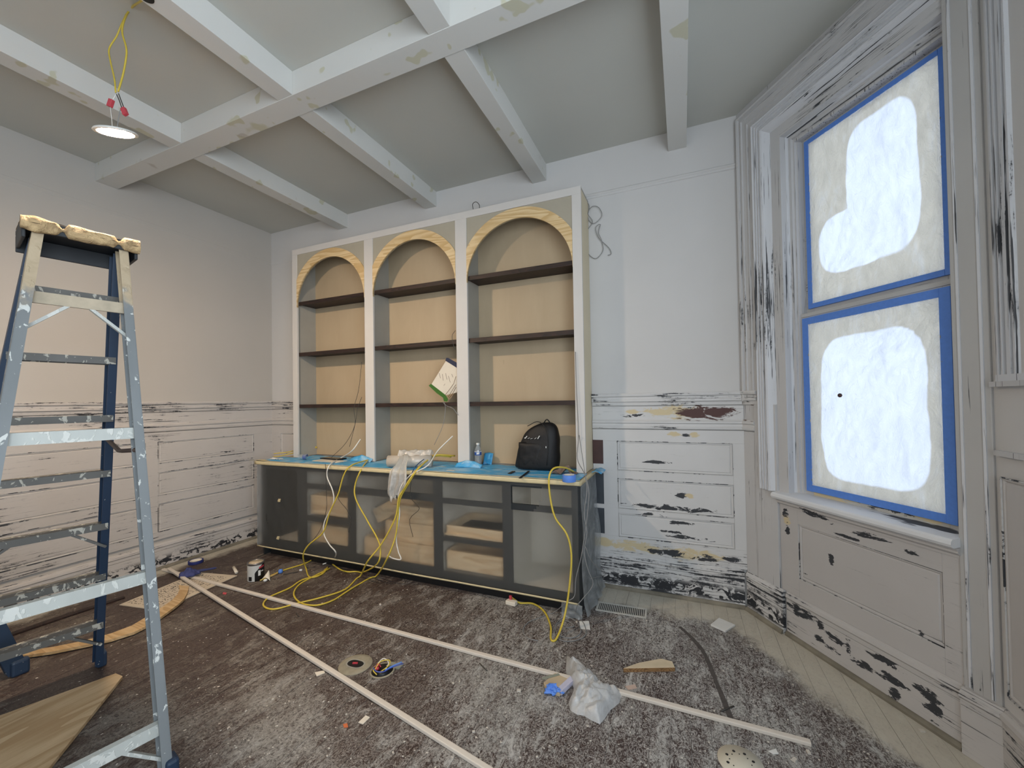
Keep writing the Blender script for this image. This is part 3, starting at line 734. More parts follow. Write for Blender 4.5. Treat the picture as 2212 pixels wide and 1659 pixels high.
def edge2(u, v):
    x_ = -3.93 + u*3.275
    return (x_ + 2.28, CTF - 2.95 - .004 + v*(.022 + mn.noise(Vector((x_*2.9, 7, 0)))*.012), .0065 + abs(mn.noise(Vector((x_*5, v, 2))))*.003)
MB().grid(edge2, 80, 3).build('tape', M_tape_c, bs, solid=.001)
def edge3(u, v): return (-.655 + 2.28 + .002, CTF - 2.95 - .004 + u*.52, .006 - v*.035)
MB().grid(edge3, 10, 2).build('tape', M_tape_c, bs, solid=.0012)
def lift(u, v):
    x_ = -4.0 + u*.20; return (x_ + 2.28, CTF - 2.95 - .012 + v*.06 + u*.008, .004 + math.sin(u*2.5)*.012 - v*.004)
MB().grid(lift, 10, 3).build('tape_tail', M_tape_c, bs, solid=.0012)
def flap(u, v): return (-.652 + 2.28 + v*.075, .12 + u*.2, .004 + math.sin(v*3)*.012 - v*.01 + mn.noise(Vector((u*4, v*3, 0)))*.012)
MB().grid(flap, 12, 5).build('sheet_fold', M_bsheet, bs, solid=.001)

# plastic film hung over the front and ends of the cabinet
M_pf = sheet('clear_dust_plastic', (.34, .34, .32), transp=.72, blur=.40, rough=.30, gloss=.03, tint=(.95, .95, .95), tr=.4, nsc=7, bmp=.15, var=.08)
M_pfs = sheet('crumpled_dust_plastic', (.55, .60, .63), transp=.62, rough=.25, gloss=.08, tint=(.93, .95, .97), tr=.4, nsc=11, bmp=.9)
pf = tag(empty('dust_film', (-2.28, 2.73, .02)), 'translucent dust film hung over the cabinet front and ends', 'plastic sheet')
def ff(u, v):
    x_ = -3.905 + u*3.23; z_ = .095 + v*.805
    torn = 0
    d = mn.noise(Vector((x_*2.2, z_*1.2, 0)))*.007 + mn.noise(Vector((x_*9 + z_*4, z_*7, 5)))*.003
    if x_ < -3.45: d += mn.noise(Vector((x_*22, z_*5, 2)))*.010
    return (x_ + 2.28, -.004 - abs(d), z_ - .02)
def tear(u, v):
    x_ = -3.905 + u*3.23; z_ = .095 + v*.805
    return -1.165 < x_ < -.93 and z_ > .70 + max(0, (x_ + 1.0))*1.4 and z_ < .87
MB().grid(ff, 150, 40, skip=tear).build('film', M_pf, pf)
def fr(u, v):
    y_ = 2.728 + u*.50; z_ = .022 + v*.88
    return (1.618 + abs(mn.noise(Vector((y_*7, z_*2.5, 3))))*.05*(1.15 - v) + .006 + (1-v)*.035*u + (.03*max(0, .1 - z_)*10), y_ - 2.73, z_ - .02)
MB().grid(fr, 30, 44).build('film', M_pfs, pf)
def fl_(u, v):
    y_ = 2.728 + u*.45; z_ = .10 + v*.80
    return (-1.632 - abs(mn.noise(Vector((y_*7, z_*3, 8))))*.025*(1.1-v) - .004, y_ - 2.73, z_ - .02)
MB().grid(fl_, 20, 30).build('film', M_pfs, pf)
def scr(u, v):
    x_ = -.80 + u*.145; return (x_ + 2.28, -.012 - abs(mn.noise(Vector((x_*30, v*6, 1))))*.03, .06 - .02 - v*.055 + .04*(1-v) + mn.noise(Vector((x_*25, v*5, 9)))*.01)
MB().grid(scr, 12, 8).build('film', M_pfs, pf)
def tb(u, v):
    x_ = -3.90 + u*3.22; return (x_ + 2.28, -.016 + mn.noise(Vector((x_*2, 3, 0)))*.002, .078 + v*.013 + mn.noise(Vector((x_*1.3, 0, 0)))*.006)
MB().grid(tb, 70, 1).build('tape', M_tape_c, pf, solid=.0012)
for x_, z_ in ((-3.60, .56), (-3.62, .20)):
    MB().grid(lambda u, v, x_=x_, z_=z_: (x_ + 2.28 + u*.035 + v*.01, -.016 - abs(math.sin(u*9 + v*4))*.008, z_ - .02 + v*.03), 5, 4).build('tape_scrap', M_tape_c, pf)

# ------------------------------------------------------------------ ladder
def ladder_mats():
    def fib(name, base, splat, amt, caulk):
        g = G(name); n = g.noise(5, 4, .6, vec=g.map((1, 1, .35))); n2 = g.noise(34, 3, .55, vec=g.map((1, 1, .6)), dist=.6)
        c = g.mix(n, tuple(x*.75 for x in base), tuple(x*1.2 for x in base))
        c = g.mix(g.ss(n2, 1-amt, 1-amt+.03), c, splat)
        if caulk:
            X, Y, Z = g.xyz(); m_ = g.ss(g.mt('ADD', Z, g.mt('MULTIPLY', g.mt('SUBTRACT', g.noise(11, 4), .5), .5)), caulk - .06, caulk + .06)
            c = g.mix(m_, c, g.mix(g.noise(16, 4, .6, dist=1), (.36, .27, .17), (.66, .54, .38)))
        return g.done(g.pbsdf(c, .5, 0, g.bump(g.ss(n2, 1-amt, 1-amt+.05), .5, .003)))
    return (fib('blue_grey_fibreglass', (.22, .238, .248), (.66, .68, .66), .39, 1.95), fib('navy_fibreglass', (.020, .042, .085), (.40, .40, .38), .30, 0),
            fib('painted_aluminium_brace', (.56, .58, .55), (.70, .71, .67), .45, 0), fib('worn_aluminium_step', (.13, .125, .115), (.50, .48, .42), .42, 0))
ML = ladder_mats()
M_barp = simple('plaster_smeared_bar', (.50, .42, .31), .7, var=.35, sc=18)
M_blk = simple('ladder_cap_black', (.016, .018, .022), .5, var=.4, sc=12)
def caulk_mat():
    g = G('dried_plaster_crust'); n = g.noise(15, 5, .65, dist=1.0)
    return g.done(g.pbsdf(g.mix(g.ss(n, .3, .7), (.28, .18, .09), (.66, .47, .25)), .75, 0, g.bump(n, .9, .02)))
M_caulk = caulk_mat()
def ladder(loc, rz, H_, n, D1, D2, W0, W1, label, fl0=0.0, cap=True, braces=(), zcap=None):
    """local x: from the climbing rails to the rear rails; local y: right rail at 0, left rail at -W"""
    rt = tag(empty('step_ladder', loc, rz), label, 'ladder')
    def rail(side, rear, z):   # centre line of a rail
        t = z / H_
        x_ = D1*t if not rear else D2 + (D1 + .10 - D2)*t
        y_ = fl0*(1-t) if side == 0 else -(W1 + (W0 - W1)*t)
        return Vector((x_, y_, z))
    for side in (0, 1):
        for rear in (0, 1):
            a, b = rail(side, rear, .02), rail(side, rear, H_ - .02)
            q = MB(); d = .066 if rear else .075; t = .006; sgn = -1 if side == 0 else 1
            w_ = .030
            # channel section: web outside, flanges turned in
            dirv = (b - a).normalized()
            for (oy, sx, sw, sh) in ((0, 0, t, d), (sgn*w_/2, d/2, w_, t), (sgn*w_/2, -d/2, w_, t)):
                q.bar(a + Vector((sx, oy, 0)), b + Vector((sx, oy, 0)), sw, sh, up=(1, 0, 0))
            q.build('rear_rail' if rear else 'front_rail', ML[0] if rear else ML[1], rt)
            f = rail(side, rear, 0); 
            MB().box(f.x - .036, f.x + .036, f.y - .022, f.y + .022, 0.0, .085).build('foot', ML[1], rt, bevel=.012)
    for k in range(1, n + 1):
        z = .29*k; a, b = rail(0, 0, z), rail(1, 0, z)
        q = MB().box(a.x - .042, a.x + .042, b.y + .004, a.y - .004, z - .004, z).box(a.x - .042, a.x - .038, b.y + .004, a.y - .004, z - .034, z - .004).box(a.x + .038, a.x + .042, b.y + .004, a.y - .004, z - .034, z - .004)
        q.build('step', ML[3], rt)
        if k in (1, 3): 
            for s_, e in ((a, -1), (b, 1)):
                MB().bar((s_.x + .02, s_.y + e*.01, z - .13), (s_.x + .02, s_.y + e*.14, z - .03), .02, .012).build('brace', ML[3], rt)
    for z in braces:
        a, b = rail(0, 1, z), rail(1, 1, z)
        q = MB().box(a.x - .006, a.x + .006, b.y + .002, a.y - .002, z - .024, z + .024).box(a.x - .022, a.x - .006, b.y + .002, a.y - .002, z + .020, z + .024)
        q.build('rear_bar', M_barp if z > 1.9 else ML[2], rt)
        if z in (braces[0], braces[-1]):
            for s_, e in ((a, -1), (b, 1)):
                MB().bar((s_.x - .006, s_.y + e*.01, z - .13), (s_.x - .006, s_.y + e*.13, z - .02), .022, .012).build('brace', ML[2], rt)
    for side in (0, 1):
        z = 1.40; a, b = rail(side, 0, 1.33), rail(side, 1, 1.30)
        md = (a + b)/2 + Vector((0, 0, -.035)); e = (-1 if side == 0 else 1)*.02
        MB().tube([a + Vector((0, e, 0)), md + Vector((-.02, e, 0)), md + Vector((.02, e, 0)), b + Vector((0, e, 0))], .010, 6).build('spreader', simple('rusty_spreader_steel', (.10, .07, .06), .5, .4) if side == 0 else M_dwire, rt)
    if cap:
        xc = D1 + .05; L0, L1 = -(W0 + .035), .035
        q = MB().box(xc - .13, xc + .11, L0, L1, H_ - .004, H_ + .018)
        q.box(xc - .13, xc - .118, L0, L1, H_ - .075, H_ - .004).box(xc + .098, xc + .11, L0, L1, H_ - .03, H_ - .004).box(xc - .118, xc + .098, L0, L0 + .012, H_ - .06, H_ - .004).box(xc - .118, xc + .098, L1 - .012, L1, H_ - .06, H_ - .004)
        q.build('top_cap', M_blk, rt, bevel=.003)
        def cr(u, v):
            y_ = L0 - .004 + u*(L1 - L0 + .008); n1 = mn.noise(Vector((y_*14, v*2, 4))); n2 = mn.noise(Vector((y_*30, v*6, 1)))
            th = (v % 1)*2*math.pi; gap = 1
            for g0 in (.32, .80):
                gap = min(gap, max(.25, min(1, abs(u - g0)*24)))
            rz_ = .030*(1 + .3*n1)*gap; rx_ = .018*(1 + .4*n2)*gap
            return (xc + .112 + math.cos(th)*rx_, y_, H_ - .004 + math.sin(th)*rz_ + n2*.004)
        MB().grid(cr, 60, 10).build('plaster_crust', M_caulk, rt, label='thick crust of dried tan plaster along the edge')
        def crt(u, v): 
            y_ = L0 + u*(L1-L0); return (xc - .12 + v*.22, y_, H_ + .019 + abs(mn.noise(Vector((y_*16, v*5, 2))))*.014)
        MB().grid(crt, 40, 12).build('plaster_crust', M_caulk, rt)
    return rt
ladder((-3.14, 1.21, 0), math.radians(-12.5), 2.25, 7, .625, 1.235, .285, .56, 'tall paint-splattered step ladder with blue rails and plaster-crusted top at left', braces=(1.945, 1.375, .77, .19), fl0=.035)
ladder((-3.48, 1.03, 0), math.radians(-90), 1.25, 4, .36, .66, .30, .42, 'blue step ladder mostly out of view behind the tall ladder, only its foot showing', braces=(.9, .4), fl0=.02)

# ------------------------------------------------------------------ hanging lamp
LP = EYE + ray(251, 290) * 2.02
lamp = tag(empty('hanging_lamp', LP), 'lit round puck lamp dangling from yellow cables below the ceiling', 'lamp')
ge = G('lamp_glow'); em = ge.n('ShaderNodeEmission'); em.inputs[0].default_value = (1, .77, .54, 1); em.inputs[1].default_value = 860; M_glow = ge.done(em.outputs[0])
tilt = Vector((0, 0, 1)).rotation_difference(Vector((.116, -.265, 1))).to_matrix().to_4x4()
def lpart(q, name, mat):
    q.v = [tuple(tilt @ Vector(p)) for p in q.v]; return q.build(name, mat, lamp)
lpart(MB().lathe([(.070, .004), (.084, .004), (.086, .008), (.082, .014), (.05, .018), (.0005, .020)], n=36), 'housing', M_white)
lpart(MB().lathe([(.0005, -.003), (.05, -.001), (.070, .0035), (.0005, .0045)], n=36), 'diffuser', M_glow)
def lw(pts, r, mat, name):
    P_ = [EYE + ray(a, b)*t - LP for a, b, t in pts]
    MB().tube(spline(P_), r, 6).build(name, mat, lamp)
top = (hp - LP)
def lwt(pts, r, mat, name):
    P_ = [top] + [EYE + ray(a, b)*t - LP for a, b, t in pts]
    MB().tube(spline(P_), r, 6).build(name, mat, lamp)
lwt([(283, 18, 2.07), (268, 45, 2.05), (264, 70, 2.04), (272, 100, 2.03), (273, 120, 2.03), (266, 160, 2.03), (255, 198, 2.02)], .0042, M_yel, 'cable')
lwt([(281, 18, 2.08), (264, 50, 2.07), (252, 78, 2.07), (236, 105, 2.06), (238, 130, 2.05), (247, 170, 2.03), (250, 200, 2.02)], .0036, M_yel, 'cable')
lw([(256, 202, 2.02), (262, 218, 2.02), (268, 234, 2.02)], .0022, M_dwire, 'wire'); lw([(252, 204, 2.02), (258, 218, 2.02), (264, 236, 2.02)], .0022, M_dwire, 'wire')
lw([(250, 204, 2.02), (246, 212, 2.02), (241, 218, 2.02)], .002, M_whitec, 'wire')
lw([(260, 237, 2.02), (257, 250, 2.02), (255, 264, 2.02), (252, 281, 2.02)], .0018, M_gwire, 'wire'); lw([(238, 230, 2.02), (241, 255, 2.02), (243, 281, 2.02)], .0014, M_whitec, 'wire')
for (a, b), r_ in (((239, 223), .35), ((269, 241), -.4)):
    c = EYE + ray(a, b)*2.02 - LP
    o = MB().box(-.011, .011, -.008, .008, -.019, .019).build('lever_connector', M_red, lamp, bevel=.002); o.location = c; o.rotation_euler = (0, r_, .3)

# ------------------------------------------------------------------ things on the counter
ZC = .9385
def onc(px, py, z=ZC): return az(px, py, z)
# backpack
rows = [(1008, 1106, 1198.5), (1002, 1104, 1200), (985, 1109, 1201), (970, 1112, 1201.5), (958, 1116, 1201.5), (948, 1121, 1201.5), (935, 1127, 1200.5),
        (923, 1141, 1197), (917, 1156, 1191), (913.2, 1167, 1184)]
YP = 3.00; rt = None
secs = []
for k, (py, xl, xr) in enumerate(rows):
    a = ay(xl, py, YP); b = ay(xr, py, YP); secs.append(((a.x + b.x)/2, (b.x - a.x)/2, a.z))
zb_ = ZC + .001; z0s = secs[0][2]; secs = [(c, h, zb_ + (z - z0s)*(secs[-1][2]-zb_)/(secs[-1][2]-z0s)) for c, h, z in secs]
bp = tag(empty('backpack', (secs[0][0], YP + .07, zb_)), 'black backpack with small white lettering standing on the counter in the right bay', 'backpack')
M_bag = simple('black_nylon', (.0055, .005, .006), .6, var=.5, sc=30, bump=.5, bsc=25)
cs = bp.location; NB = 28
vv = []
dep = [.085, .10, .105, .10, .095, .09, .085, .07, .05, .02]
for k, (c, h, z) in enumerate(secs):
    for j in range(NB):
        t = 2*math.pi*j/NB; ct_, st_ = math.cos(t), math.sin(t)
        x_ = c + h*math.copysign(abs(ct_)**.65, ct_); y_ = YP + .085 + dep[k]*math.copysign(abs(st_)**.7, st_)
        n_ = mn.noise(Vector((x_*14, y_*14, z*14)))*.010
        vv.append((x_ + n_ - cs.x, y_ + n_ - cs.y, z - cs.z))
fs = [(k*NB+j, k*NB+(j+1)%NB, (k+1)*NB+(j+1)%NB, (k+1)*NB+j) for k in range(len(secs)-1) for j in range(NB)] + [tuple(range(NB))[::-1], tuple(range((len(secs)-1)*NB, len(secs)*NB))]
o = MB().add(vv, fs, True).build('body', M_bag, bp); q = o.modifiers.new('ss', 'SUBSURF'); q.levels = 1; q.render_levels = 2
def pk(u, v):
    x_ = secs[1][0] - .115 + u*.20; z = .03 + v*.19; b_ = (1-(2*u-1)**4)*(1-(2*v-1)**6)
    return (x_ - cs.x, YP - .004 - .016*b_ + mn.noise(Vector((u*5, v*5, 0)))*.006 - cs.y + .005, z)
MB().grid(pk, 14, 12).build('front_pocket', M_bag, bp, solid=.006)
MB().tube(spline([(secs[3][0] + .10 - cs.x, -.085, .05), (secs[3][0] + .115 - cs.x, -.082, .20), (secs[3][0] + .10 - cs.x, -.078, .32), (secs[3][0] + .03 - cs.x, -.066, .385), (secs[3][0] - .06 - cs.x, -.07, .35)]), .003, 5).build('zipper', M_black, bp)
MB().tube(spline([(secs[-1][0] - .03 - cs.x, 0, secs[-1][2] - cs.z - .01), (secs[-1][0] - cs.x, 0, secs[-1][2] - cs.z + .022), (secs[-1][0] + .03 - cs.x, 0, secs[-1][2] - cs.z - .01)]), .005, 6).build('carry_loop', M_bag, bp)
lg = MB()
for (a, b), (c, d) in (((1134.5, 947), (1138.5, 942)), ((1133, 945.5), (1134.5, 947)), ((1140, 947.6), (1144, 945.5)), ((1146, 948), (1150, 947)), ((1155, 948), (1158.5, 945.5)), ((1161.5, 948), (1165.5, 941.5))):
    p0, p1 = ay(a, b, YP - .012), ay(c, d, YP - .012); lg.bar(p0 - cs, p1 - cs, .006, .0055 if (a > 1160 or a < 1136) else .0025, up=(0, 0, 1))
lg.build('lettering', M_white, bp, label='small slanted white lettering')
for s_, e in (((1110, 1018), (1100, 1023)), ((1142, 1018), (1123, 1033))):
    a, b = onc(*s_, ZC + .003) - cs, onc(*e, ZC + .003) - cs
    MB().bar(a, b, .026 if e[0] < 1110 else .016, .004).build('strap', M_bag, bp)
o = MB().box(-.003, .003, -.002, .002, -.007, .007).build('zip_pull', M_white, bp); o.location = ay(1179.5, 966, YP - .01) - cs

# water bottle
g = G('clear_bottle_plastic'); T = g.n('ShaderNodeBsdfTransparent'); g.put(T.inputs[0], (.93, .95, .96)); S = g.n('ShaderNodeBsdfGlossy'); S.inputs['Roughness'].default_value = .08
D = g.n('ShaderNodeBsdfDiffuse'); g.put(D.inputs[0], (.75, .78, .8)); m1 = g.n('ShaderNodeMixShader'); m1.inputs[0].default_value = .22; g.put(m1.inputs[1], T.outputs[0]); g.put(m1.inputs[2], D.outputs[0])
m2 = g.n('ShaderNodeMixShader'); m2.inputs[0].default_value = .15; g.put(m2.inputs[1], m1.outputs[0]); g.put(m2.inputs[2], S.outputs[0]); M_pet = g.done(m2.outputs[0])
p = onc(1033, 1007); wbt = tag(empty('water_bottle', p), 'small clear water bottle with blue and white label on the counter', 'bottle')
r_ = .030
MB().lathe([(r_*.8, .001), (r_, .008), (r_*.93, .02), (r_, .03), (r_*.93, .042), (r_, .054), (r_*.93, .066), (r_, .078), (r_*.94, .092), (r_, .10), (r_, .125), (r_*.95, .14), (r_*.6, .165), (.012, .178), (.012, .186)], n=20).build('body', M_pet, wbt)
MB().lathe([(.0135, .181), (.0145, .183), (.0145, .196), (.013, .198)], n=16).build('cap', M_white, wbt)
MB().lathe([(r_ + .0012, .096), (r_ + .0012, .128)], n=20, caps=False).build('label', simple('bottle_label_blue', (.03, .09, .32), .4), wbt, label='blue and white label')
MB().lathe([(r_ + .0018, .123), (r_ + .0018, .128)], n=20, caps=False).build('label_band', M_white, wbt)
MB().grid(lambda u, v: ((r_ + .0022)*math.cos(-1.5 + u*.8), (r_ + .0022)*math.sin(-1.5 + u*.8), .103 + v*.015 + u*.003), 6, 3).build('label_mark', M_white, wbt)

# blue folded square leaning on the back panel
p = onc(1058, 1000); p.y = 3.20; p = Vector((ay(1057, 1000, 3.22).x, 3.215, ZC + .004))
tag(MB().grid(lambda u, v: (-.045 + u*.085 + v*.002, -.03 + v*.035 + math.sin(u*5)*.003, v*.095 - abs(u-.5)*.012), 6, 6).build('folded_sheet', M_bsheet, None, loc=p, solid=.004), 'small folded blue sheet standing against the back behind the water bottle', 'plastic sheet')

# blue tape roll standing flat at the right end of the counter
def tape_roll(name, p, R_, r0, h, mat, label, lean=None, cmat=None):
    rt = tag(empty(name, p), label, 'tape')
    n = 28
    MB().lathe([(r0 + .003, 0), (R_, 0), (R_, h), (r0 + .003, h), (r0 + .003, 0)], n=n, caps=False).build('tape', mat, rt, bevel=.0008)
    MB().lathe([(r0, .0005), (r0 + .003, .0005), (r0 + .003, h - .0005), (r0, h - .0005), (r0, .0005)], n=n, caps=False).build('core', cmat or M_paper, rt)
    return rt
p = onc(1229.5, 1040); tape_roll('tape_roll', p, .046, .034, .046, M_blue_tape, 'roll of blue masking tape on the right end of the counter')
o = MB().grid(lambda u, v: (.03*(u-.5) + .02, .025*(v-.5), .047 + math.sin(u*6)*.006), 5, 4).build('crumpled_tape', M_white, bpy.data.objects['tape_roll'])
# crumpled brown paper behind the cable
p = onc(1218, 1024)
tag(MB().grid(lambda u, v: ((u-.5)*.19, (v-.5)*.09 + .02, .003 + max(0, mn.noise(Vector((u*4, v*4, 6)))*.05 + .02) * (1 - abs(2*u-1)**3) + (.02 if .5 < u < .65 and v > .4 else 0)), 14, 8, smooth=False).build('crumpled_paper', simple('brown_scrap_paper', (.20, .14, .11), .8), None, loc=p, solid=.001),
    'crumpled brown paper scrap beside the backpack on the counter', 'paper')
# white paper bit
p = onc(973, 1017)
tag(MB().box(-.035, .035, -.010, .010, 0, .002).build('paper_scrap', M_paper, None, loc=p, rz=.1), 'small white paper scrap on the blue sheet left of the water bottle', 'paper')
# black tablet on papers
p = onc(712, 996)
tag(MB().box(-.17, .17, -.06, .06, 0, .004).build('paper_sheets', M_paper, None, loc=p, rz=-.05), 'loose paper sheets under the black tablet on the counter left end', 'paper')
p2 = onc(720, 991, ZC + .006)
tb_ = tag(empty('tablet', p2, -.1), 'black tablet lying on paper sheets near the left stile', 'tablet')
MB().box(-.13, .13, -.055, .055, 0, .010).build('case', M_black, tb_, bevel=.004)
MB().box(-.115, .115, -.045, .045, .010, .0112).build('screen', simple('dark_glass_screen', (.01, .01, .012), .12), tb_)
# crumpled can/bottle wrap
p = onc(653, 993)
cb = tag(empty('crumpled_wrapper', p, .3), 'crumpled clear wrapper with blue print on the counter left end', 'wrapper')
MB().grid(lambda u, v: ((u-.5)*.10, .022*math.cos(v*6.28) * (1 + .3*mn.noise(Vector((u*6, v*3, 1)))), .026 + .022*math.sin(v*6.28)*(1 + .3*mn.noise(Vector((u*5, v*4, 2)))) + u*.01), 12, 12).build('wrap', M_pet, cb)
MB().grid(lambda u, v: (.015 + u*.035, .025*math.cos(v*5), .027 + .025*math.sin(v*5)), 4, 10).build('print', simple('wrapper_blue_print', (.10, .14, .33), .4), cb)
p = onc(596, 992)
tag(MB().grid(lambda u, v: ((u-.5)*.16, (v-.5)*.05, .002 + abs(mn.noise(Vector((u*5, v*4, 3))))*.02), 10, 5, smooth=False).build('tissue', M_white, None, loc=p, solid=.001), 'thin crumpled white tissue at the far left end of the counter', 'tissue')

# roll of plastic film with its loose end hanging over the counter edge
M_roll = sheet('rolled_film_plastic', (.82, .76, .68), transp=.08, rough=.2, gloss=.12, tr=.35, nsc=20)
M_drape = sheet('hanging_film_plastic', (.86, .84, .80), transp=.28, rough=.18, gloss=.14, tr=.45, nsc=22, bmp=1.0)
ra = ay(839, 1006, 2.80); ra.z = ZC + .050; rb_ = Vector((ra.x + .36, ra.y + .12, ZC + .050))
rl = tag(empty('film_roll', Vector((ra.x, ra.y, ZC))), 'roll of clear plastic film lying on the counter with its end hanging down', 'plastic roll')
dv = (rb_ - ra); vv = []
dn = dv.normalized(); sx = dn.cross(Vector((0,0,1))).normalized(); ux = sx.cross(dn)
q = MB(); n = 24
def ringp(t, r): return [ra + dv*t + (sx*math.cos(2*math.pi*k/n) + ux*math.sin(2*math.pi*k/n))*r - rl.location for k in range(n)]
rings = [ringp(.02, .016), ringp(0, .018), ringp(0, .049), ringp(.5, .050), ringp(1, .049), ringp(1, .013)]
q.add([p_ for r_ in rings for p_ in r_], [(i*n+k, i*n+(k+1)%n, (i+1)*n+(k+1)%n, (i+1)*n+k) for i in range(5) for k in range(n)], True); q.build('roll', M_roll, rl)
q = MB(); rings = [ringp(-.01, .010), ringp(-.01, .014), ringp(1.01, .014), ringp(1.01, .010)]
q.add([p_ for r_ in rings for p_ in r_], [(i*n+k, i*n+(k+1)%n, (i+1)*n+(k+1)%n, (i+1)*n+k) for i in range(3) for k in range(n)], True); q.build('core', M_paper, rl)
path = [((855, 986), 2.90, .05), ((872, 984), 2.82, .07), ((868, 1003), 2.72, .09), ((862, 1022), 2.665, .12), ((858, 1045), 2.655, .13), ((853, 1065), 2.655, .10), ((855, 1078), 2.66, .06)]
pts = spline([ay(a[0], a[1], y_) for a, y_, _ in path], 4); wd = [w_ for _, _, w_ in path]
def dr(u, v):
    i_ = v*(len(pts)-1); k = min(int(i_), len(pts)-2); p_ = pts[k].lerp(pts[k+1], i_-k); wi = v*(len(wd)-1); kk = min(int(wi), len(wd)-2); w_ = wd[kk] + (wd[kk+1]-wd[kk])*(wi-kk)
    x_ = (u-.5)*w_*1.5; fold = math.sin(u*17 + v*2)*.014 + mn.noise(Vector((u*6, v*4, 0)))*.02
    return tuple(p_ + Vector((x_, fold - abs(x_)*.1, (u-.5)*.03*math.sin(v*9) - (mn.noise(Vector((u*9, 0, 4)))*.05 if v > .9 else 0))) - rl.location)
MB().grid(dr, 34, 40).build('loose_end', M_drape, rl)
MB().grid(lambda u, v: tuple(ra + dv*(.25 + u*.75) + Vector((0, -.02 + v*.06, .052 + math.sin(v*3.1)*.040 + mn.noise(Vector((u*6, v*4, 9)))*.02)) - rl.location), 18, 10).build('loose_end', M_drape, rl)

# notebook page hung by tape in the middle bay
nb = tag(empty('taped_note', ay(957, 825, 3.05)), 'paper note with blue and green tape hanging in the middle bay', 'note')
def quad(pxs, Y, mat, name, lbl=None, th=.0015):
    P_ = [ay(a, b, Y) for a, b in pxs]; q = MB(); n = len(P_)
    vv = [p_ - nb.location for p_ in P_] + [p_ + Vector((0, th, 0)) - nb.location for p_ in P_]
    q.add(vv, [list(range(n))[::-1], list(range(n, 2*n))] + [(i_, (i_+1) % n, n+(i_+1) % n, n+i_) for i_ in range(n)]); return q.build(name, mat, nb, label=lbl)
quad([(963, 780), (1000, 802), (986, 848), (962, 854), (932, 830)], 3.050, M_paper, 'page')
quad([(964, 773), (968, 773), (1002, 792), (1000, 803), (962, 779)], 3.047, simple('dark_blue_tape', (.01, .02, .06), .4), 'tape', 'dark blue tape')
quad([(926, 833), (931, 829), (962, 853), (968, 862), (966, 868), (959, 867), (957, 859), (943, 849)], 3.047, simple('green_tape', (.04, .14, .015), .5), 'tape', 'green tape')
M_pen = simple('pencil_mark', (.30, .25, .20), .8)
for a, b, c, d in ((948, 806, 951, 817), (955, 808, 957, 822), (962, 806, 965, 820), (968, 812, 972, 826), (958, 833, 961, 829), (975, 808, 978, 815)):
    quad([(a, b), (a+1, b), (c+1, d), (c, d)], 3.0495, M_pen, 'pencil_line')
for p_ in ([(985, 813), (980, 829), (972, 840), (962, 853)], [(985, 831), (976, 845), (968, 858)], [(985, 836), (978, 850), (970, 860)]):
    MB().tube([ay(a, b, 3.035) - nb.location for a, b in p_], .0018, 5).build('string', simple('brown_string', (.06, .025, .015), .6), nb)

# ------------------------------------------------------------------ cables
def cable(name, pts, r, mat, label, cat='cable', grp=None, n=6, k=5, extra=None):
    P_ = []
    for p_ in pts:
        if p_[2] == 'y': P_.append(ay(p_[0], p_[1], p_[3]))
        elif p_[2] == 'z': P_.append(az(p_[0], p_[1], p_[3]))
        else: P_.append(Vector(p_[1]))
    P_ = spline(P_, k); P_ = [Vector((v.x, v.y, max(v.z, r))) for v in P_]
    b = min(P_, key=lambda v: v.z).copy(); b.z -= r
    o = MB().tube([v - b for v in P_], r, n).build(name, mat, None, loc=b)
    return tag(o, label, cat, grp)
y = 'y'; z = 'z'; f0 = .007
cable('white_cable', [(778.8, 948.6, y, 3.0), (760, 974, y, 2.95), (735, 990, z, .95), (712, 1005, y, 2.70), (706.6, 1029, y, 2.68), (718.7, 1060, y, 2.66), (720, 1088, y, 2.66), (701.5, 1125.6, y, 2.65), (699.8, 1153, y, 2.63), (712, 1177, y, 2.60), (725.6, 1194, y, 2.59), (718.7, 1210, z, .03), (697, 1219, z, f0)], .0055, M_whitec,
      'white electrical cable hanging from the left stile over the counter to the floor')
cable('yellow_cable', [(835.5, 977.8, y, 3.26), (815, 986, y, 3.1), (801, 991.5, z, .955), (760, 1005, y, 2.73), (742.7, 1026, y, 2.68), (730.7, 1067, y, 2.66), (711.8, 1108, y, 2.64), (698, 1149.6, y, 2.62), (667, 1177, y, 2.60), (655, 1199, y, 2.60), (660, 1225, z, f0), (668, 1246, z, f0), (690, 1243, z, f0), (704, 1228, z, f0)], .0062, M_yel,
      'yellow cable from the hole in the middle bay, the nearer one to the left stile')
cable('yellow_cable', [(796, 991.5, z, .958), (780.5, 1014, y, 2.71), (767.5, 1046.5, y, 2.68), (768.5, 1077.4, y, 2.66), (794, 1125.5, y, 2.64), (815, 1163, y, 2.62), (821.7, 1187, y, 2.60), (815, 1218, y, 2.58), (780.5, 1237, z, f0), (750, 1235, z, f0), (732, 1228.6, z, f0), (711.8, 1215, z, f0), (684, 1206, z, f0), (657, 1218, z, f0), (612, 1232, z, f0), (580, 1246, z, f0), (562, 1254, z, f0)], .0062, M_yel,
      'yellow cable bowing down before the cabinet, then left along the floor to the paint can')
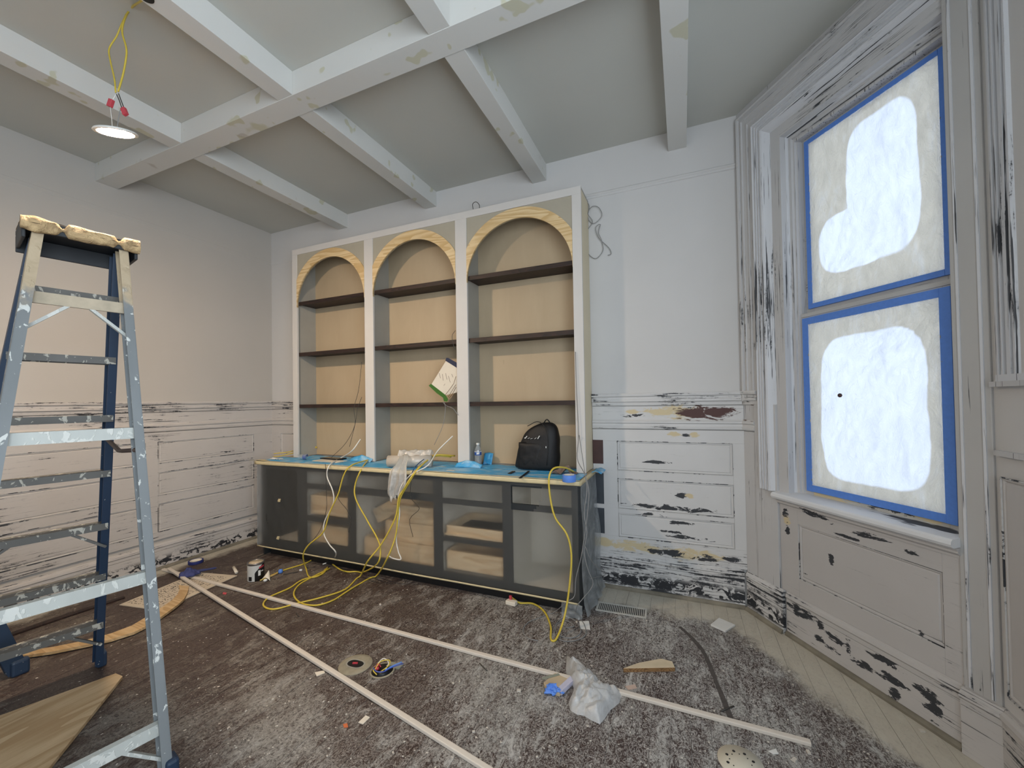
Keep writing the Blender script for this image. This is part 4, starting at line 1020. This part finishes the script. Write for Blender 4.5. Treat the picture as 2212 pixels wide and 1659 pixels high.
cable('yellow_cable', [(983, 984.7, y, 3.12), (942, 983, y, 3.0), (918, 995, z, .965), (894, 1022.5, y, 2.68), (870, 1060, y, 2.64), (861, 1077, y, 2.63), (854, 1118.7, y, 2.62), (825, 1173.6, y, 2.60), (794, 1213, y, 2.55), (777, 1245.8, z, f0), (746, 1273, z, f0), (694.6, 1290.5, z, f0), (639.6, 1304, z, f0), (591.5, 1316, z, f0), (569, 1307.6, z, f0), (581, 1290.5, z, f0), (626, 1270, z, f0), (653, 1252.6, z, f0), (694.6, 1240.6, z, f0), (708, 1225, z, f0)], .0064, M_yel,
      'yellow cable making the largest loop out across the floor over the white strip')
cable('yellow_cable', [(975, 987, y, 3.10), (938, 986, y, 2.98), (904, 1012, y, 2.71), (883.6, 1043, y, 2.66), (864.7, 1077, y, 2.65), (859.5, 1118.7, y, 2.63), (854, 1160, y, 2.62), (835.5, 1208, y, 2.58), (811, 1245.8, z, f0), (773.6, 1263, z, f0), (746, 1280, z, f0), (718.7, 1297, z, f0), (684, 1307.6, z, f0), (650, 1302.5, z, f0), (634.5, 1283.6, z, f0), (646.5, 1263, z, f0), (677.4, 1245, z, f0), (712, 1228, z, f0)], .0064, M_yel,
      'yellow cable making the smaller inner loop on the floor before the cabinet')
cable('white_cable', [(978, 941.7, y, 3.0), (945.4, 974, y, 2.92), (924.8, 1005, y, 2.72), (887, 1026, y, 2.68), (866, 1052, y, 2.66), (861, 1077, y, 2.65), (863, 1112, y, 2.64), (856, 1160, y, 2.63), (860, 1190, y, 2.62), (866, 1208, y, 2.61), (849, 1206, y, 2.60), (837, 1199, y, 2.60)], .0050, M_whitec,
      'white cable bundled with yellow ones, its end dangling before the middle cabinet bay')
cable('blue_cable', [(925, 985, y, 2.96), (900, 1005, y, 2.72), (890, 1022, y, 2.69), (882, 1042, y, 2.67), (866, 1068, y, 2.655)], .0040, simple('blue_cable_jacket', (.02, .06, .16), .4), 'short dark blue cable in the bundle over the counter edge')
rc = cable('yellow_cable', [(1240, 1020, y, 3.02), (1235.8, 1017, y, 2.9), (1218.6, 1010, y, 2.78), (1196, 1012, y, 2.70), (1186, 1033, y, 2.665), (1189, 1077, y, 2.655), (1199.7, 1118.7, y, 2.65), (1223.8, 1153, y, 2.64), (1234, 1194, y, 2.63), (1232, 1249, y, 2.61), (1223.8, 1311, y, 2.58), (1213.5, 1352, z, .05), (1199.7, 1383, z, f0), (1190, 1380, z, f0), (1189.4, 1352, z, f0), (1175.7, 1321, z, f0), (1151.6, 1304, z, f0), (1124, 1302.6, z, f0), (1105, 1291, z, .03)], .0068, M_yel,
      'yellow cable hanging over the right end of the counter down to the coil')
p = az(1103, 1290, .045) - rc.location
o = MB().box(-.010, .010, -.008, .008, -.025, .012).build('red_connector', M_red, rc, bevel=.003, label='red wire connector'); o.location = p
p = az(1105, 1306, 0)
tag(MB().box(-.040, .040, -.022, .022, 0, .030).build('cork_block', M_paper, None, loc=p, rz=-.1, bevel=.006), 'small pale block on the floor at the cabinet toe kick', 'block')
MBs = [(785, 977.8, 0)]
cable('yellow_cable', [(685, 966.6, y, 3.26), (661.5, 973, y, 3.22), (631, 979, y, 3.06), (605, 985, y, 2.98), (591, 986, y, 2.95)], .0050, M_yel, 'yellow cable from the hole in the left bay out past the left stile, lower one')
cable('yellow_cable', [(684, 965, y, 3.26), (655, 968, y, 3.20), (625, 976, y, 3.04), (600, 979, y, 2.97), (591, 980, y, 2.94)], .0050, M_yel, 'yellow cable from the hole in the left bay out past the left stile, upper one')
for nm, pts, lb in (
    ('thin_wire', [(781.5, 782, y, 3.00), (774.8, 841.7, y, 2.99), (764.8, 881.5, y, 2.98), (766.8, 917, y, 2.97), (747, 957, y, 2.94), (715, 989, y, 2.90)], 'thin dark wire hanging down the left stile to the tablet'),
    ('thin_wire', [(781.5, 857.6, y, 3.00), (772, 884, y, 2.99), (768, 912, y, 2.98), (755, 965, y, 2.95)], 'short thin dark wire beside the left stile above the counter'),
    ('thin_wire', [(983.7, 714, y, 3.01), (976.5, 726, y, 3.00), (979.7, 746, y, 3.00), (984, 755, y, 3.01)], 'short dark wire bowing out at the middle stile by the second shelf'),
    ('thin_wire', [(960, 868, y, 3.0), (962, 885.5, y, 2.99), (956, 921, y, 2.98), (938, 961, y, 2.97)], 'thin grey wire hanging from the taped note'),
    ('thin_wire', [(956, 868, y, 3.0), (964, 876, y, 2.995), (978, 882, y, 2.99), (986, 892, y, 3.0), (990, 897, y, 3.005)], 'thin pale wire from the taped note to the middle stile'),
    ('thin_wire', [(703, 1002, y, 2.70), (705, 1067, y, 2.69), (705, 1101, y, 2.68), (691, 1146, y, 2.67), (667, 1177, y, 2.66)], 'thin black wire hanging before the left drawer bay, beside the white cable'),
    ('thin_wire', [(739, 991.5, z, .945), (741, 1018, y, 2.70), (729, 1070.6, y, 2.69), (749.6, 1101.5, y, 2.68), (758, 1125.5, y, 2.68), (753, 1149.6, y, 2.67)], 'thin black wire hanging before the stile between left drawers and middle bay'),
    ('thin_wire', [(888.7, 1030, y, 2.70), (887, 1074, y, 2.69), (906, 1098, y, 2.68), (885, 1122, y, 2.68), (892, 1160, y, 2.67)], 'thin black wire with a kink hanging before the middle bay')):
    cable(nm, pts, .0022, M_gwire if 'grey' in lb or 'pale' in lb else M_dwire, lb, 'wire', n=5, k=4)
cable('grey_wire', [(1243, 760, y, 3.01), (1246, 850, y, 3.005), (1250, 940, y, 3.0), (1247, 990, y, 2.98), (1262, 1022, y, 2.75), (1271, 1052, y, 2.70), (1272, 1077, y, 2.69), (1266.8, 1129, y, 2.68), (1256, 1200, y, 2.67), (1244, 1249, y, 2.66), (1241, 1287, y, 2.65), (1225, 1300, y, 2.64), (1193, 1325, z, .004), (1165, 1334, z, .004), (1140, 1345, z, .004), (1129, 1362, z, .004), (1140, 1378, z, .004), (1162, 1384, z, .004)], .0028, M_gwire, 'grey wire from the bookcase right edge down to a wide arc on the floor', 'wire', k=4)
cable('grey_wire', [(1251, 940, y, 3.0), (1264, 1026, y, 2.76), (1268, 1060, y, 2.70), (1262, 1110, y, 2.69), (1268, 1150, y, 2.68), (1262, 1190, y, 2.68), (1270, 1230, y, 2.68), (1281, 1262, y, 2.70), (1260, 1292, y, 2.68), (1246, 1310, y, 2.67), (1247, 1330, z, .01), (1262, 1348, z, .004), (1264, 1372, z, .004), (1240, 1384, z, .004), (1210, 1382, z, .004), (1197, 1364, z, .004), (1205, 1342, z, .004), (1225, 1333, z, .004), (1247, 1345, z, .004), (1254, 1366, z, .004), (1235, 1378, z, .004), (1208, 1372, z, .004), (1200, 1352, z, .004), (1220, 1340, z, .004), (1240, 1352, z, .004), (1222, 1356, z, .004)], .0028, M_gwire, 'grey wire down the cabinet right end to the round coil on the floor', 'wire', k=4)
cable('grey_wire', [(1264, 1180, y, 2.70), (1280, 1215, y, 2.78), (1308, 1240, y, 3.235), (1290, 1246, y, 2.95), (1276, 1250, y, 2.74)], .0022, M_gwire, 'short grey wire looping from the dust film to the baseboard', 'wire', k=4)
cable('wire_coil', [(1266, 424, y, 3.285), (1266, 432, y, 3.285), (1273, 446.6, y, 3.28), (1269.6, 470, y, 3.28), (1282, 483, y, 3.28), (1300, 466.5, y, 3.275), (1293, 448, y, 3.27), (1278.6, 446.6, y, 3.27), (1270, 462, y, 3.27), (1280, 480, y, 3.27), (1264, 506, y, 3.28), (1268, 542.5, y, 3.28), (1286, 558.8, y, 3.28), (1302, 542.5, y, 3.28), (1300, 521, y, 3.275), (1293, 503, y, 3.27), (1296.8, 484.6, y, 3.27), (1287, 492, y, 3.27), (1293, 513.6, y, 3.275), (1315, 535, y, 3.28), (1320, 548, y, 3.28), (1313, 551.5, y, 3.28)], .0028, M_gwire, 'loose coil of grey wire hanging on the wall right of the bookcase top', 'wire', k=4)
cable('wire_stub', [(1022, 452, y, 3.25), (1021, 441, y, 3.2), (1028, 436, y, 3.18), (1035, 442, y, 3.2), (1036, 450, y, 3.25)], .0028, M_dwire, 'little loop of dark wire sticking up above the bookcase top rail', 'wire')

# ------------------------------------------------------------------ things on the floor
# two long primed strips
def strip(name, pts, w_, h_, label, zs=None):
    P_ = [az(a, b, 0) for a, b in pts]; q = MB()
    a, b = P_[0].copy(), P_[-1].copy(); a.z = (zs or (0, 0))[0] + h_/2; b.z = (zs or (0, 0))[1] + h_/2
    q.bar(a, b, w_, h_); o = q.build(name, M_stick, None, bevel=.004); rebase(o); return tag(o, label, 'trim strip', 'primed trim strips on the floor')
strip('trim_strip', [(352, 1233), (1752, 1610)], .027, .018, 'primed trim strip on the floor passing under the plastic bag, ending near the window wall', (.004, .0))
strip('trim_strip', [(365, 1237), (1090, 1690)], .026, .018, 'primed trim strip running from the blue rag to the bottom centre of the floor', (.024, 0))
# printed backer board
def poly_thing(name, pxs, z0, th, mat, label, cat, grp=None, bevel=0):
    P_ = [az(a, b, z0 + th) for a, b in pxs]
    o = MB().prism([(p_.x, p_.y) for p_ in P_], 2, z0, z0 + th).build(name, mat, None, bevel=bevel); rebase(o); return tag(o, label, cat, grp)
def board_mat():
    g = G('printed_backer_board'); c = g.mix(g.noise(8, 3), (.52, .44, .34), (.62, .54, .43)); return g.done(g.pbsdf(c, .8))
pb = poly_thing('backer_board', [(258, 1306), (428, 1236), (512, 1243), (345, 1318)], .002, .006, board_mat(), 'tan backer board printed with rows of dark lettering on the floor', 'board')
A = az(258, 1306, .008); B = az(428, 1236, .008); D_ = az(345, 1318, .008)
ux_ = (B - A); uy_ = (D_ - A); ink = MB(); random.seed(3)
for r_ in range(10):
    v0 = .08 + r_*.088; big_ = r_ in (1, 2, 7); s_ = .06
    while s_ < .94:
        lw_ = random.uniform(.006, .014) if big_ else random.uniform(.004, .009); hh = .030 if big_ else .016
        if random.random() < .82:
            p0 = A + ux_*s_ + uy_*(v0 + random.uniform(0, hh)); p1 = p0 + ux_*lw_*random.choice((-.4, .6, 1)) + uy_*hh*random.choice((1, -1, .3))*1.3
            ink.bar(p0 - pb.location + Vector((0, 0, .0004)), p1 - pb.location + Vector((0, 0, .0004)), .005 if big_ else .0035, .0006)
        s_ += lw_*1.25 + (.03 if random.random() < .12 else 0)
ink.build('printed_lettering', simple('dark_print_ink', (.05, .045, .04), .8), pb)['kind'] = 'stuff'
random.seed(11)
# curved arch off-cut
M_arc = wood('arch_offcut_wood', (.46, .29, .13), (.62, .44, .24), 'x', 3, .6, 10)
outer = [(408, 1266), (405, 1280), (398, 1293), (385, 1305), (365, 1320), (330, 1345), (290, 1365), (240, 1381), (180, 1394), (110, 1408), (36, 1418)]
inner = [(36, 1408), (110, 1398), (180, 1384), (240, 1368), (285, 1351), (320, 1330), (350, 1311), (372, 1296), (384, 1283), (388, 1272), (386, 1264)]
poly_thing('arch_offcut', outer + inner, .009, .016, M_arc, 'curved plywood arch offcut lying across the backer board', 'board', bevel=0)
# plywood triangle, front left
M_plyf = wood('plywood_sheet', (.44, .29, .15), (.62, .46, .28), 'y', 3.0, .55, 5)
poly_thing('plywood_offcut', [(265, 1460), (250, 1454), (140, 1494), (0, 1545), (-120, 1605), (-60, 1760), (60, 1700), (108, 1655)], .002, .018, M_plyf, 'large wedge of plywood lying on the floor between the ladder rails', 'board', bevel=.002)
# long dark board by the left wall, behind the ladder
poly_thing('dark_board', [(270, 1290), (130, 1336), (-60, 1400), (-60, 1394), (130, 1330), (268, 1287)], 0, .012, M_walnut, 'long narrow dark board lying behind the ladder by the left wall', 'board')

# paint can
p = az(553, 1251); cn = tag(empty('paint_can', p), 'small paint can with black and white label and cream lid', 'can')
Rc = .062; Hc = .150
M_lid = simple('cream_can_lid', (.60, .50, .36), .5); M_tin = simple('tin_rim', (.25, .24, .23), .35, .8)
MB().lathe([(Rc - .003, 0), (Rc, .003), (Rc, Hc - .01), (Rc - .002, Hc - .006)], n=32).build('body', M_black, cn)
MB().lathe([(Rc + .001, Hc - .012), (Rc + .003, Hc - .008), (Rc + .003, Hc), (Rc - .006, Hc + .001), (Rc - .008, Hc - .006), (Rc + .001, Hc - .012)], n=32, caps=False).build('rim', M_tin, cn)
MB().lathe([(Rc - .008, Hc - .005), (Rc - .008, Hc - .003), (.001, Hc - .004)], n=32).build('lid', M_lid, cn)
va = math.atan2(-p.y, -p.x)
def onl(a, z_, r=.0012): return ((Rc + r)*math.cos(va + a), (Rc + r)*math.sin(va + a), z_)
# white part of the label with a slanted edge
MB().grid(lambda u, v: onl(-1.7 + u*(1.55 + .95*max(0, v - .55)/.45), .004 + v*.130), 20, 10).build('label', simple('white_can_label', (.55, .56, .55), .5), cn, label='white slanted label field')
MB().grid(lambda u, v: onl(-.95 + u*.45, .010 + v*.035, .002), 6, 2).build('label_block', M_black, cn)
MB().grid(lambda u, v: onl(.25 + u*.30, .045 + v*.045, .002), 6, 3).build('label_block', M_white, cn, label='white mark')
MB().grid(lambda u, v: onl(.35 + u*.75, .103 + v*.014 + u*.008, .002), 8, 2).build('label_block', M_red, cn, label='red mark')
MB().grid(lambda u, v: onl(.62 + u*.35, .075 + v*.008, .002), 8, 2).build('label_block', M_white, cn)
# shell-like cut paper cone beside the can
p = az(576, 1254)
sh = tag(empty('paper_cone', p, .4), 'cream paper cone shaped like a shell lying beside the paint can', 'paper')
MB().grid(lambda u, v: ((u-.5)*.085*(1 - v*.85), -.02 + v*.05, .004 + math.sin(u*3.14)*.028*(1-v*.5) + v*.055), 12, 8).build('cone', M_paper, sh, solid=.002)
MB().lathe([(.001, 0), (.014, .004), (.018, .012), (.010, .020), (.001, .022)], (0, -.018, 0), 14).build('tip', M_white, sh)
# stick under it, brush pieces, little bits
def stick(name, a, b, r, mat, label, cat, z_=None):
    A_, B_ = az(*a), az(*b); A_.z = B_.z = r
    o = MB().tube([A_, A_.lerp(B_, .5), B_], r, 8).build(name, mat); rebase(o); return tag(o, label, cat)
stick('paint_stirrer', (582, 1248), (600, 1240), .007, wood('stirrer_wood', (.45, .30, .10), (.60, .42, .18), 'x'), 'short tan wooden stick between the paper cone and blue wire nut', 'stick')
p = az(606, 1238)
tag(MB().lathe([(.006, 0), (.018, .004), (.020, .018), (.014, .032), (.004, .036)], n=12).build('tape_bundle', M_blue_tape, None, loc=p), 'tiny wad of blue tape on the floor right of the paint can', 'tape')
stick('dark_wire_scrap', (612, 1242), (645, 1236), .004, M_dwire, 'short dark purple wire scrap right of the tiny blue wad', 'wire')
p = az(650, 1233); tag(MB().box(-.012, .012, -.008, .008, 0, .014).build('wire_nut', M_white, None, loc=p, rz=.5, bevel=.003), 'white wire nut at the end of the dark wire scrap', 'wire nut')
stick('roller_core', (505, 1229), (511, 1240), .013, M_paper, 'small tan cardboard tube standing near the backer board corner', 'tube')
stick('nail', (556, 1204), (575, 1197), .004, M_dwire, 'thin dark stick behind the paint can', 'stick')
# blue tape roll on edge by the left wall and blue rag
p = az(423, 1216)
tape_roll('tape_roll', p, .060, .044, .026, simple('navy_tape', (.02, .03, .16), .5), 'dark blue tape roll lying on the floor near the left wall')
p = az(408, 1243, .024)
def rag(u, v):
    a = u*2*math.pi; r0 = .075*(1 + .30*mn.noise(Vector((math.cos(a)*1.5, math.sin(a)*1.5, 2)))) * v
    h = .004 + .085*(1-v)**.6*(.7 + .5*mn.noise(Vector((math.cos(a)*3*v, math.sin(a)*3*v, 5))))
    return (math.cos(a)*r0*1.0, math.sin(a)*r0*.8, h)
rg = tag(empty('blue_rag', Vector((p.x, p.y, .024)), .6), 'crumpled blue cloth rag on the trim strips near the left wall', 'rag')
MB().grid(rag, 32, 12).build('cloth', simple('blue_rag_cloth', (.045, .055, .17), .8, var=.5, sc=25, bump=.6), rg, solid=.002)
MB().tube(spline([(.05, .03, .02), (.10, .07, .012), (.17, .10, .01)]), [.012]*5 + [.009]*5 + [.003], 8).build('cloth_tail', simple('blue_rag_tail', (.04, .05, .15), .8), rg)

# sockets set into the floor, their shaded recesses drawn as flat black discs
M_ring = simple('dusty_brass_ring', (.30, .27, .20), .7, var=.3, sc=25, bump=.3)
p = az(768, 1436)
fs_ = tag(empty('floor_outlet', p, .05), 'round dusty metal floor outlet with oval slot open', 'outlet')
MB().lathe([(.090, 0), (.093, .001), (.090, .004), (.070, .006), (.050, .005)], n=40).build('ring', M_ring, fs_)
q = MB(); n = 32
def oval(rx, ry, zz): return [(rx*math.copysign(abs(math.cos(2*math.pi*k/n))**.7, math.cos(2*math.pi*k/n)), ry*math.sin(2*math.pi*k/n), zz) for k in range(n)]
q.add(oval(.058, .037, .0068) + oval(.054, .033, .0078) + oval(.050, .029, .0068), [(i_*n+k, i_*n+(k+1) % n, (i_+1)*n+(k+1) % n, (i_+1)*n+k) for i_ in range(2) for k in range(n)], True)
q.build('slot_rim', simple('grey_slot_rim', (.32, .31, .27), .5), fs_)
MB().add(oval(.052, .031, .0066), [tuple(range(n))]).build('slot', M_black, fs_)
MB().bar((-.015, -.006, .010), (.012, .004, .010), .008, .006).build('wire_nut', M_red, fs_)
p = az(826, 1449)
fo = tag(empty('floor_outlet', p, .1), 'open floor box full of coloured wires beside the round outlet', 'outlet')
MB().lathe([(.064, 0), (.068, .001), (.066, .005), (.060, .006), (.058, .003)], n=36).build('ring', M_ring, fo)
MB().lathe([(.059, .0035), (.001, .0038)], n=30).build('hole', M_black, fo)
MB().box(.0, .085, .035, .075, .001, .006).build('cover_plate', simple('grey_green_plate', (.28, .29, .24), .6), fo)
random.seed(5)
for mat, pts in ((M_whitec, [(-.045, .02, .02), (-.02, .04, .04), (.02, .03, .03), (.03, -.01, .02)]), (M_yel, [(-.03, -.03, .015), (-.02, .01, .04), (.02, .035, .04), (.035, .01, .03), (.01, -.03, .015)]),
                 (simple('blue_wire', (.06, .10, .40), .4), [(-.045, -.02, .02), (-.01, -.04, .02), (.03, -.03, .02), (.05, .01, .02), (.095, .06, .02)]), (M_blue_tape, [(.03, -.02, .02), (.055, .02, .025), (.09, .055, .03)]),
                 (M_yel, [(-.045, -.01, .01), (-.03, -.04, .02), (0, -.05, .01)]), (M_red, [(-.05, 0, .01), (-.03, .012, .02), (-.01, .0, .02)])):
    MB().tube(spline(pts), .0030, 6).build('wire', mat, fo)
for x_, y_ in ((-.040, .028), (-.025, .0)): 
    o = MB().lathe([(.004, 0), (.009, .004), (.008, .022), (.004, .026)], n=10).build('wire_nut', M_red, fo); o.location = (x_, y_, .010); o.rotation_euler = (1.1, .3, 0)

def wad(name, loc, rx, ry, rz_, mat, sd):
    def f(u, v):
        a = u*2*math.pi; b = (v - .5)*math.pi; n_ = 1 + .9*mn.noise(Vector((math.cos(a)*2.2, math.sin(a)*2.2, b*1.6 + sd)))
        return (math.cos(a)*math.cos(b)*rx*n_, math.sin(a)*math.cos(b)*ry*n_, max(0, rz_*(1 + math.sin(b)*n_)))
    return MB().grid(f, 22, 14, smooth=False).build(name, mat, None, loc=loc)
# box, blue wad, purple strip, plastic bag
M_card = simple('kraft_card', (.50, .40, .27), .75, var=.12, sc=12)
pxs = [(1173, 1474), (1200, 1453), (1235, 1468), (1212, 1496), (1180, 1488)]
cc = poly_thing('cardboard_sleeve', [(1174, 1474), (1199, 1453), (1236, 1470), (1208, 1497), (1182, 1488)], .001, .020, M_card, 'tan cardboard sleeve with green print under the blue wad beside the plastic bag', 'cardboard', bevel=.003)
o = MB().box(-.05, .05, -.008, .008, 0, .0008).build('print_band', simple('grey_green_print', (.25, .27, .22), .7), cc); o.location = (-.045, .03, .0212); o.rotation_euler.z = .75
p = az(1194, 1489, .022); 
tag(wad('tape_wad', (p.x, p.y, 0), .036, .022, .020, M_blue_tape, 3), 'crumpled wad of blue tape at the front edge of the cardboard sleeve', 'tape')
A_, B_ = az(1208, 1500), az(1238, 1472)
o = MB().bar((A_.x, A_.y, .012), (B_.x, B_.y, .012), .030, .022).build('tape_backing', simple('lilac_paper', (.52, .52, .66), .6)); rebase(o); tag(o, 'folded lilac paper strip between cardboard sleeve and plastic bag', 'paper')
M_bagp = sheet('grey_clear_bag', (.80, .81, .82), transp=.30, rough=.18, gloss=.10, tr=.35, nsc=13, bmp=1.0)
outl = [(1224, 1418), (1245, 1432), (1268, 1452), (1290, 1468), (1300, 1486), (1322, 1492), (1343, 1500), (1338, 1520), (1318, 1536), (1308, 1552), (1296, 1566), (1278, 1558), (1262, 1548), (1246, 1545), (1232, 1536), (1228, 1520), (1236, 1504), (1240, 1488), (1232, 1474), (1222, 1450)]
ctr = az(1272, 1500); ol = [az(a, b) for a, b in outl]; NN = len(ol)
bgp = tag(empty('plastic_bag', Vector((ctr.x, ctr.y, 0))), 'crumpled clear plastic bag draped over the trim strip', 'bag')
def bagf(u, v, s=1.0, hm=.05, sd=0):
    i_ = (u % 1)*NN; k = int(i_) % NN; p_ = ol[k].lerp(ol[(k+1) % NN], i_ - int(i_)); p_ = ctr.lerp(p_, v*s)
    n1 = mn.noise(Vector((p_.x*11, p_.y*9, sd))); n2 = mn.noise(Vector((p_.x*24 + n1*3, p_.y*22, sd))); n3 = mn.noise(Vector((p_.x*55, p_.y*50, sd)))
    h = .003 + (.024 + hm*max(0, .55 - abs(n1)*1.6) + .030*(.5 - abs(n2)) + .012*(.5 - abs(n3)))*(1 - v**5)
    return (p_.x - ctr.x, p_.y - ctr.y, h)
MB().grid(lambda u, v: bagf(u, v), 90, 26).build('film', M_bagp, bgp)
MB().grid(lambda u, v: bagf(u + .13, v, .80, .055, 5), 70, 18).build('film', M_bagp, bgp)

# wood wedge, tile, vent, sanding disc
wp = [az(1347, 1452, 0), az(1458, 1450, 0), az(1452, 1437, 0), az(1428, 1431, 0), az(1380, 1440, 0)]
o = MB().prism([(p_.x, p_.y) for p_ in wp], 2, 0, .022).build('wood_wedge', simple('wedge_cream_wood', (.60, .50, .35), .6, var=.25, sc=9), None, bevel=.001); rebase(o)
tag(o, 'cream painted wooden wedge offcut on the floor right of the plastic bag', 'wood block')
wx = o
q = MB().bar(wp[0] + Vector((0, -.0015, .0105)), wp[1] + Vector((0, -.0015, .0105)), .003, .019); q.v = [tuple(Vector(p_) - wx.location) for p_ in q.v]; q.build('cut_edge', wood('wedge_cut_edge', (.16, .08, .03), (.34, .19, .08), 'x'), wx, label='bare brown cut edge')
poly_thing('white_tile', [(1535, 1348), (1553, 1334), (1588, 1349), (1567, 1363)], .0, .012, M_white, 'thin white square block on the floor before the corner', 'block', bevel=.002)
# floor register
VA, VB, VC, VD = az(1294, 1296), az(1402, 1313), az(1397, 1341), az(1280, 1322)
vx = ((VB - VA) + (VC - VD)).normalized(); ang = math.atan2(vx.y, vx.x); vc = (VA + VB + VC + VD)/4
vt = tag(empty('floor_register', Vector((vc.x, vc.y, 0)), ang), 'white metal floor register with narrow slots by the back wall', 'vent')
M_reg = simple('dusty_white_metal', (.50, .49, .45), .5, var=.12, sc=20)
hw_, hh_ = .172, .066
q = MB()
for a, b, c, d in ((-hw_, hw_, -hh_, -hh_ + .014), (-hw_, hw_, hh_ - .014, hh_), (-hw_, -hw_ + .016, -hh_ + .014, hh_ - .014), (hw_ - .016, hw_, -hh_ + .014, hh_ - .014)): q.box(a, b, c, d, 0, .006)
q.build('frame', M_reg, vt, bevel=.001)
MB().box(-hw_ + .012, hw_ - .012, -hh_ + .012, hh_ - .012, 0, .0012).build('duct_opening', M_black, vt)
for k in range(25):
    x_ = -hw_ + .024 + k*(2*hw_ - .048)/24
    MB().box(x_ - .0028, x_ + .0028, -hh_ + .013, hh_ - .013, .0014, .0048).build('slat', M_reg, vt)
# sanding disc
dcn = az(1600, 1648)
dc = tag(empty('sanding_disc', dcn, .4), 'round cream sanding disc with dust holes at the bottom edge', 'sanding disc')
Rd = .085
MB().lathe([(Rd, 0), (Rd, .003), (.001, .0035)], n=48).build('pad', simple('cream_disc_paper', (.62, .58, .48), .8, var=.04), dc)
q = MB()
for k in range(8):
    a = 2*math.pi*k/8; q.lathe([(.0058, .0036), (.0058, .0042)], (math.cos(a)*.052, math.sin(a)*.052, 0), 12)
for k in range(8):
    a = 2*math.pi*(k+.5)/8; q.lathe([(.0026, .0036), (.0026, .0042)], (math.cos(a)*.040, math.sin(a)*.040, 0), 8)
q.build('dust_holes', M_black, dc)
# white patch and blue smear at cabinet corner
poly_thing('paper_scrap', [(1251, 1342), (1272, 1341), (1275, 1360), (1254, 1358)], 0, .0012, M_white, 'white torn paper scrap on the floor at the cabinet corner', 'paper')
# bare curved groove where a cable channel was stripped
gp_ = spline([az(a, b, 0) for a, b in ((1468, 1354), (1490, 1374), (1515, 1402), (1530, 1430), (1545, 1468), (1558, 1500), (1572, 1535), (1582, 1562))], 5)
q = MB(); vv = []
for i_, p_ in enumerate(gp_):
    t = (gp_[min(i_+1, len(gp_)-1)] - gp_[max(i_-1, 0)]).normalized(); s_ = Vector((-t.y, t.x, 0))
    w_ = .011*(1 + .25*mn.noise(p_*9)); vv += [p_ + s_*w_ + Vector((0, 0, .0012)), p_ - s_*w_ + Vector((0, 0, .0012)), p_ + s_*w_ + Vector((0, 0, .0022)), p_ - s_*w_ + Vector((0, 0, .0022))]
fs2 = []
for i_ in range(len(gp_)-1):
    A4 = i_*4; B4 = A4+4; fs2 += [(A4+2, A4+3, B4+3, B4+2), (A4, A4+2, B4+2, B4), (A4+1, B4+1, B4+3, A4+3)]
o = q.add(vv, fs2).build('glue_strip', simple('bare_dark_strip', (.075, .065, .06), .8, var=.4, sc=30)); rebase(o); tag(o, 'curved dark strip mark on the floor near the window', 'strip')
stick('pen', (1557, 1538), (1585, 1527), .004, M_dwire, 'short dark rod crossing the curved strip mark', 'rod')
stick('nail', (1036, 1434), (1052, 1450), .003, M_dwire, 'small dark nail on the floor between the trim strips', 'nail')
stick('nail', (640, 1326), (646, 1333), .003, M_dwire, 'small dark nail before the cable loops', 'nail')
# countless crumbs of plaster and paint
random.seed(21); q = MB()
for _ in range(360):
    px, py = random.uniform(380, 2000), random.uniform(1225, 1659)
    p_ = az(px, py)
    if p_.y > 2.75 and p_.x < -.7 or WN.dot(p_ - K0) > -.06 or p_.y > 3.2: continue
    s_ = random.uniform(.0015, .0045)*(1 + (random.random() < .05)*1.2); a = random.random()*3
    q.bar(p_ + Vector((-math.cos(a)*s_, -math.sin(a)*s_, s_*.4)), p_ + Vector((math.cos(a)*s_, math.sin(a)*s_, s_*.4)), s_*1.3, s_*.8)
o = q.build('plaster_crumbs', simple('crumb_plaster', (.58, .54, .48), .9)); o['kind'] = 'stuff'; o['label'] = 'scattered crumbs of plaster and paint over the floor'; o['category'] = 'debris'
for (pts, mat, lb, ct2) in (([(680, 1452), (700, 1448), (702, 1453), (684, 1460)], M_paper, 'tan wood chip left of the round outlet', 'chip'),
                       ([(774, 1560), (790, 1545), (799, 1549), (784, 1564)], M_paper, 'cream paint flake below the trim strip', 'chip'),
                       ([(482, 1279), (490, 1280), (488, 1284), (481, 1283)], M_red, 'tiny red chip between backer board and trim strip', 'chip'),
                       ([(1660, 1622), (1676, 1617), (1682, 1628), (1670, 1628)], M_white, 'white flake right of the sanding disc', 'chip'),
                       ([(741, 1564), (750, 1562), (752, 1570), (743, 1571)], simple('orange_bit', (.6, .16, .06), .5), 'tiny orange chip near the cream flake', 'chip'),
                       ([(1350, 1482), (1372, 1478), (1376, 1486), (1358, 1490)], simple('pinkish_chip', (.50, .38, .32), .8), 'pinkish chip under the wooden wedge', 'chip')):
    poly_thing('paint_chip', pts, 0, .003, mat, lb, ct2)
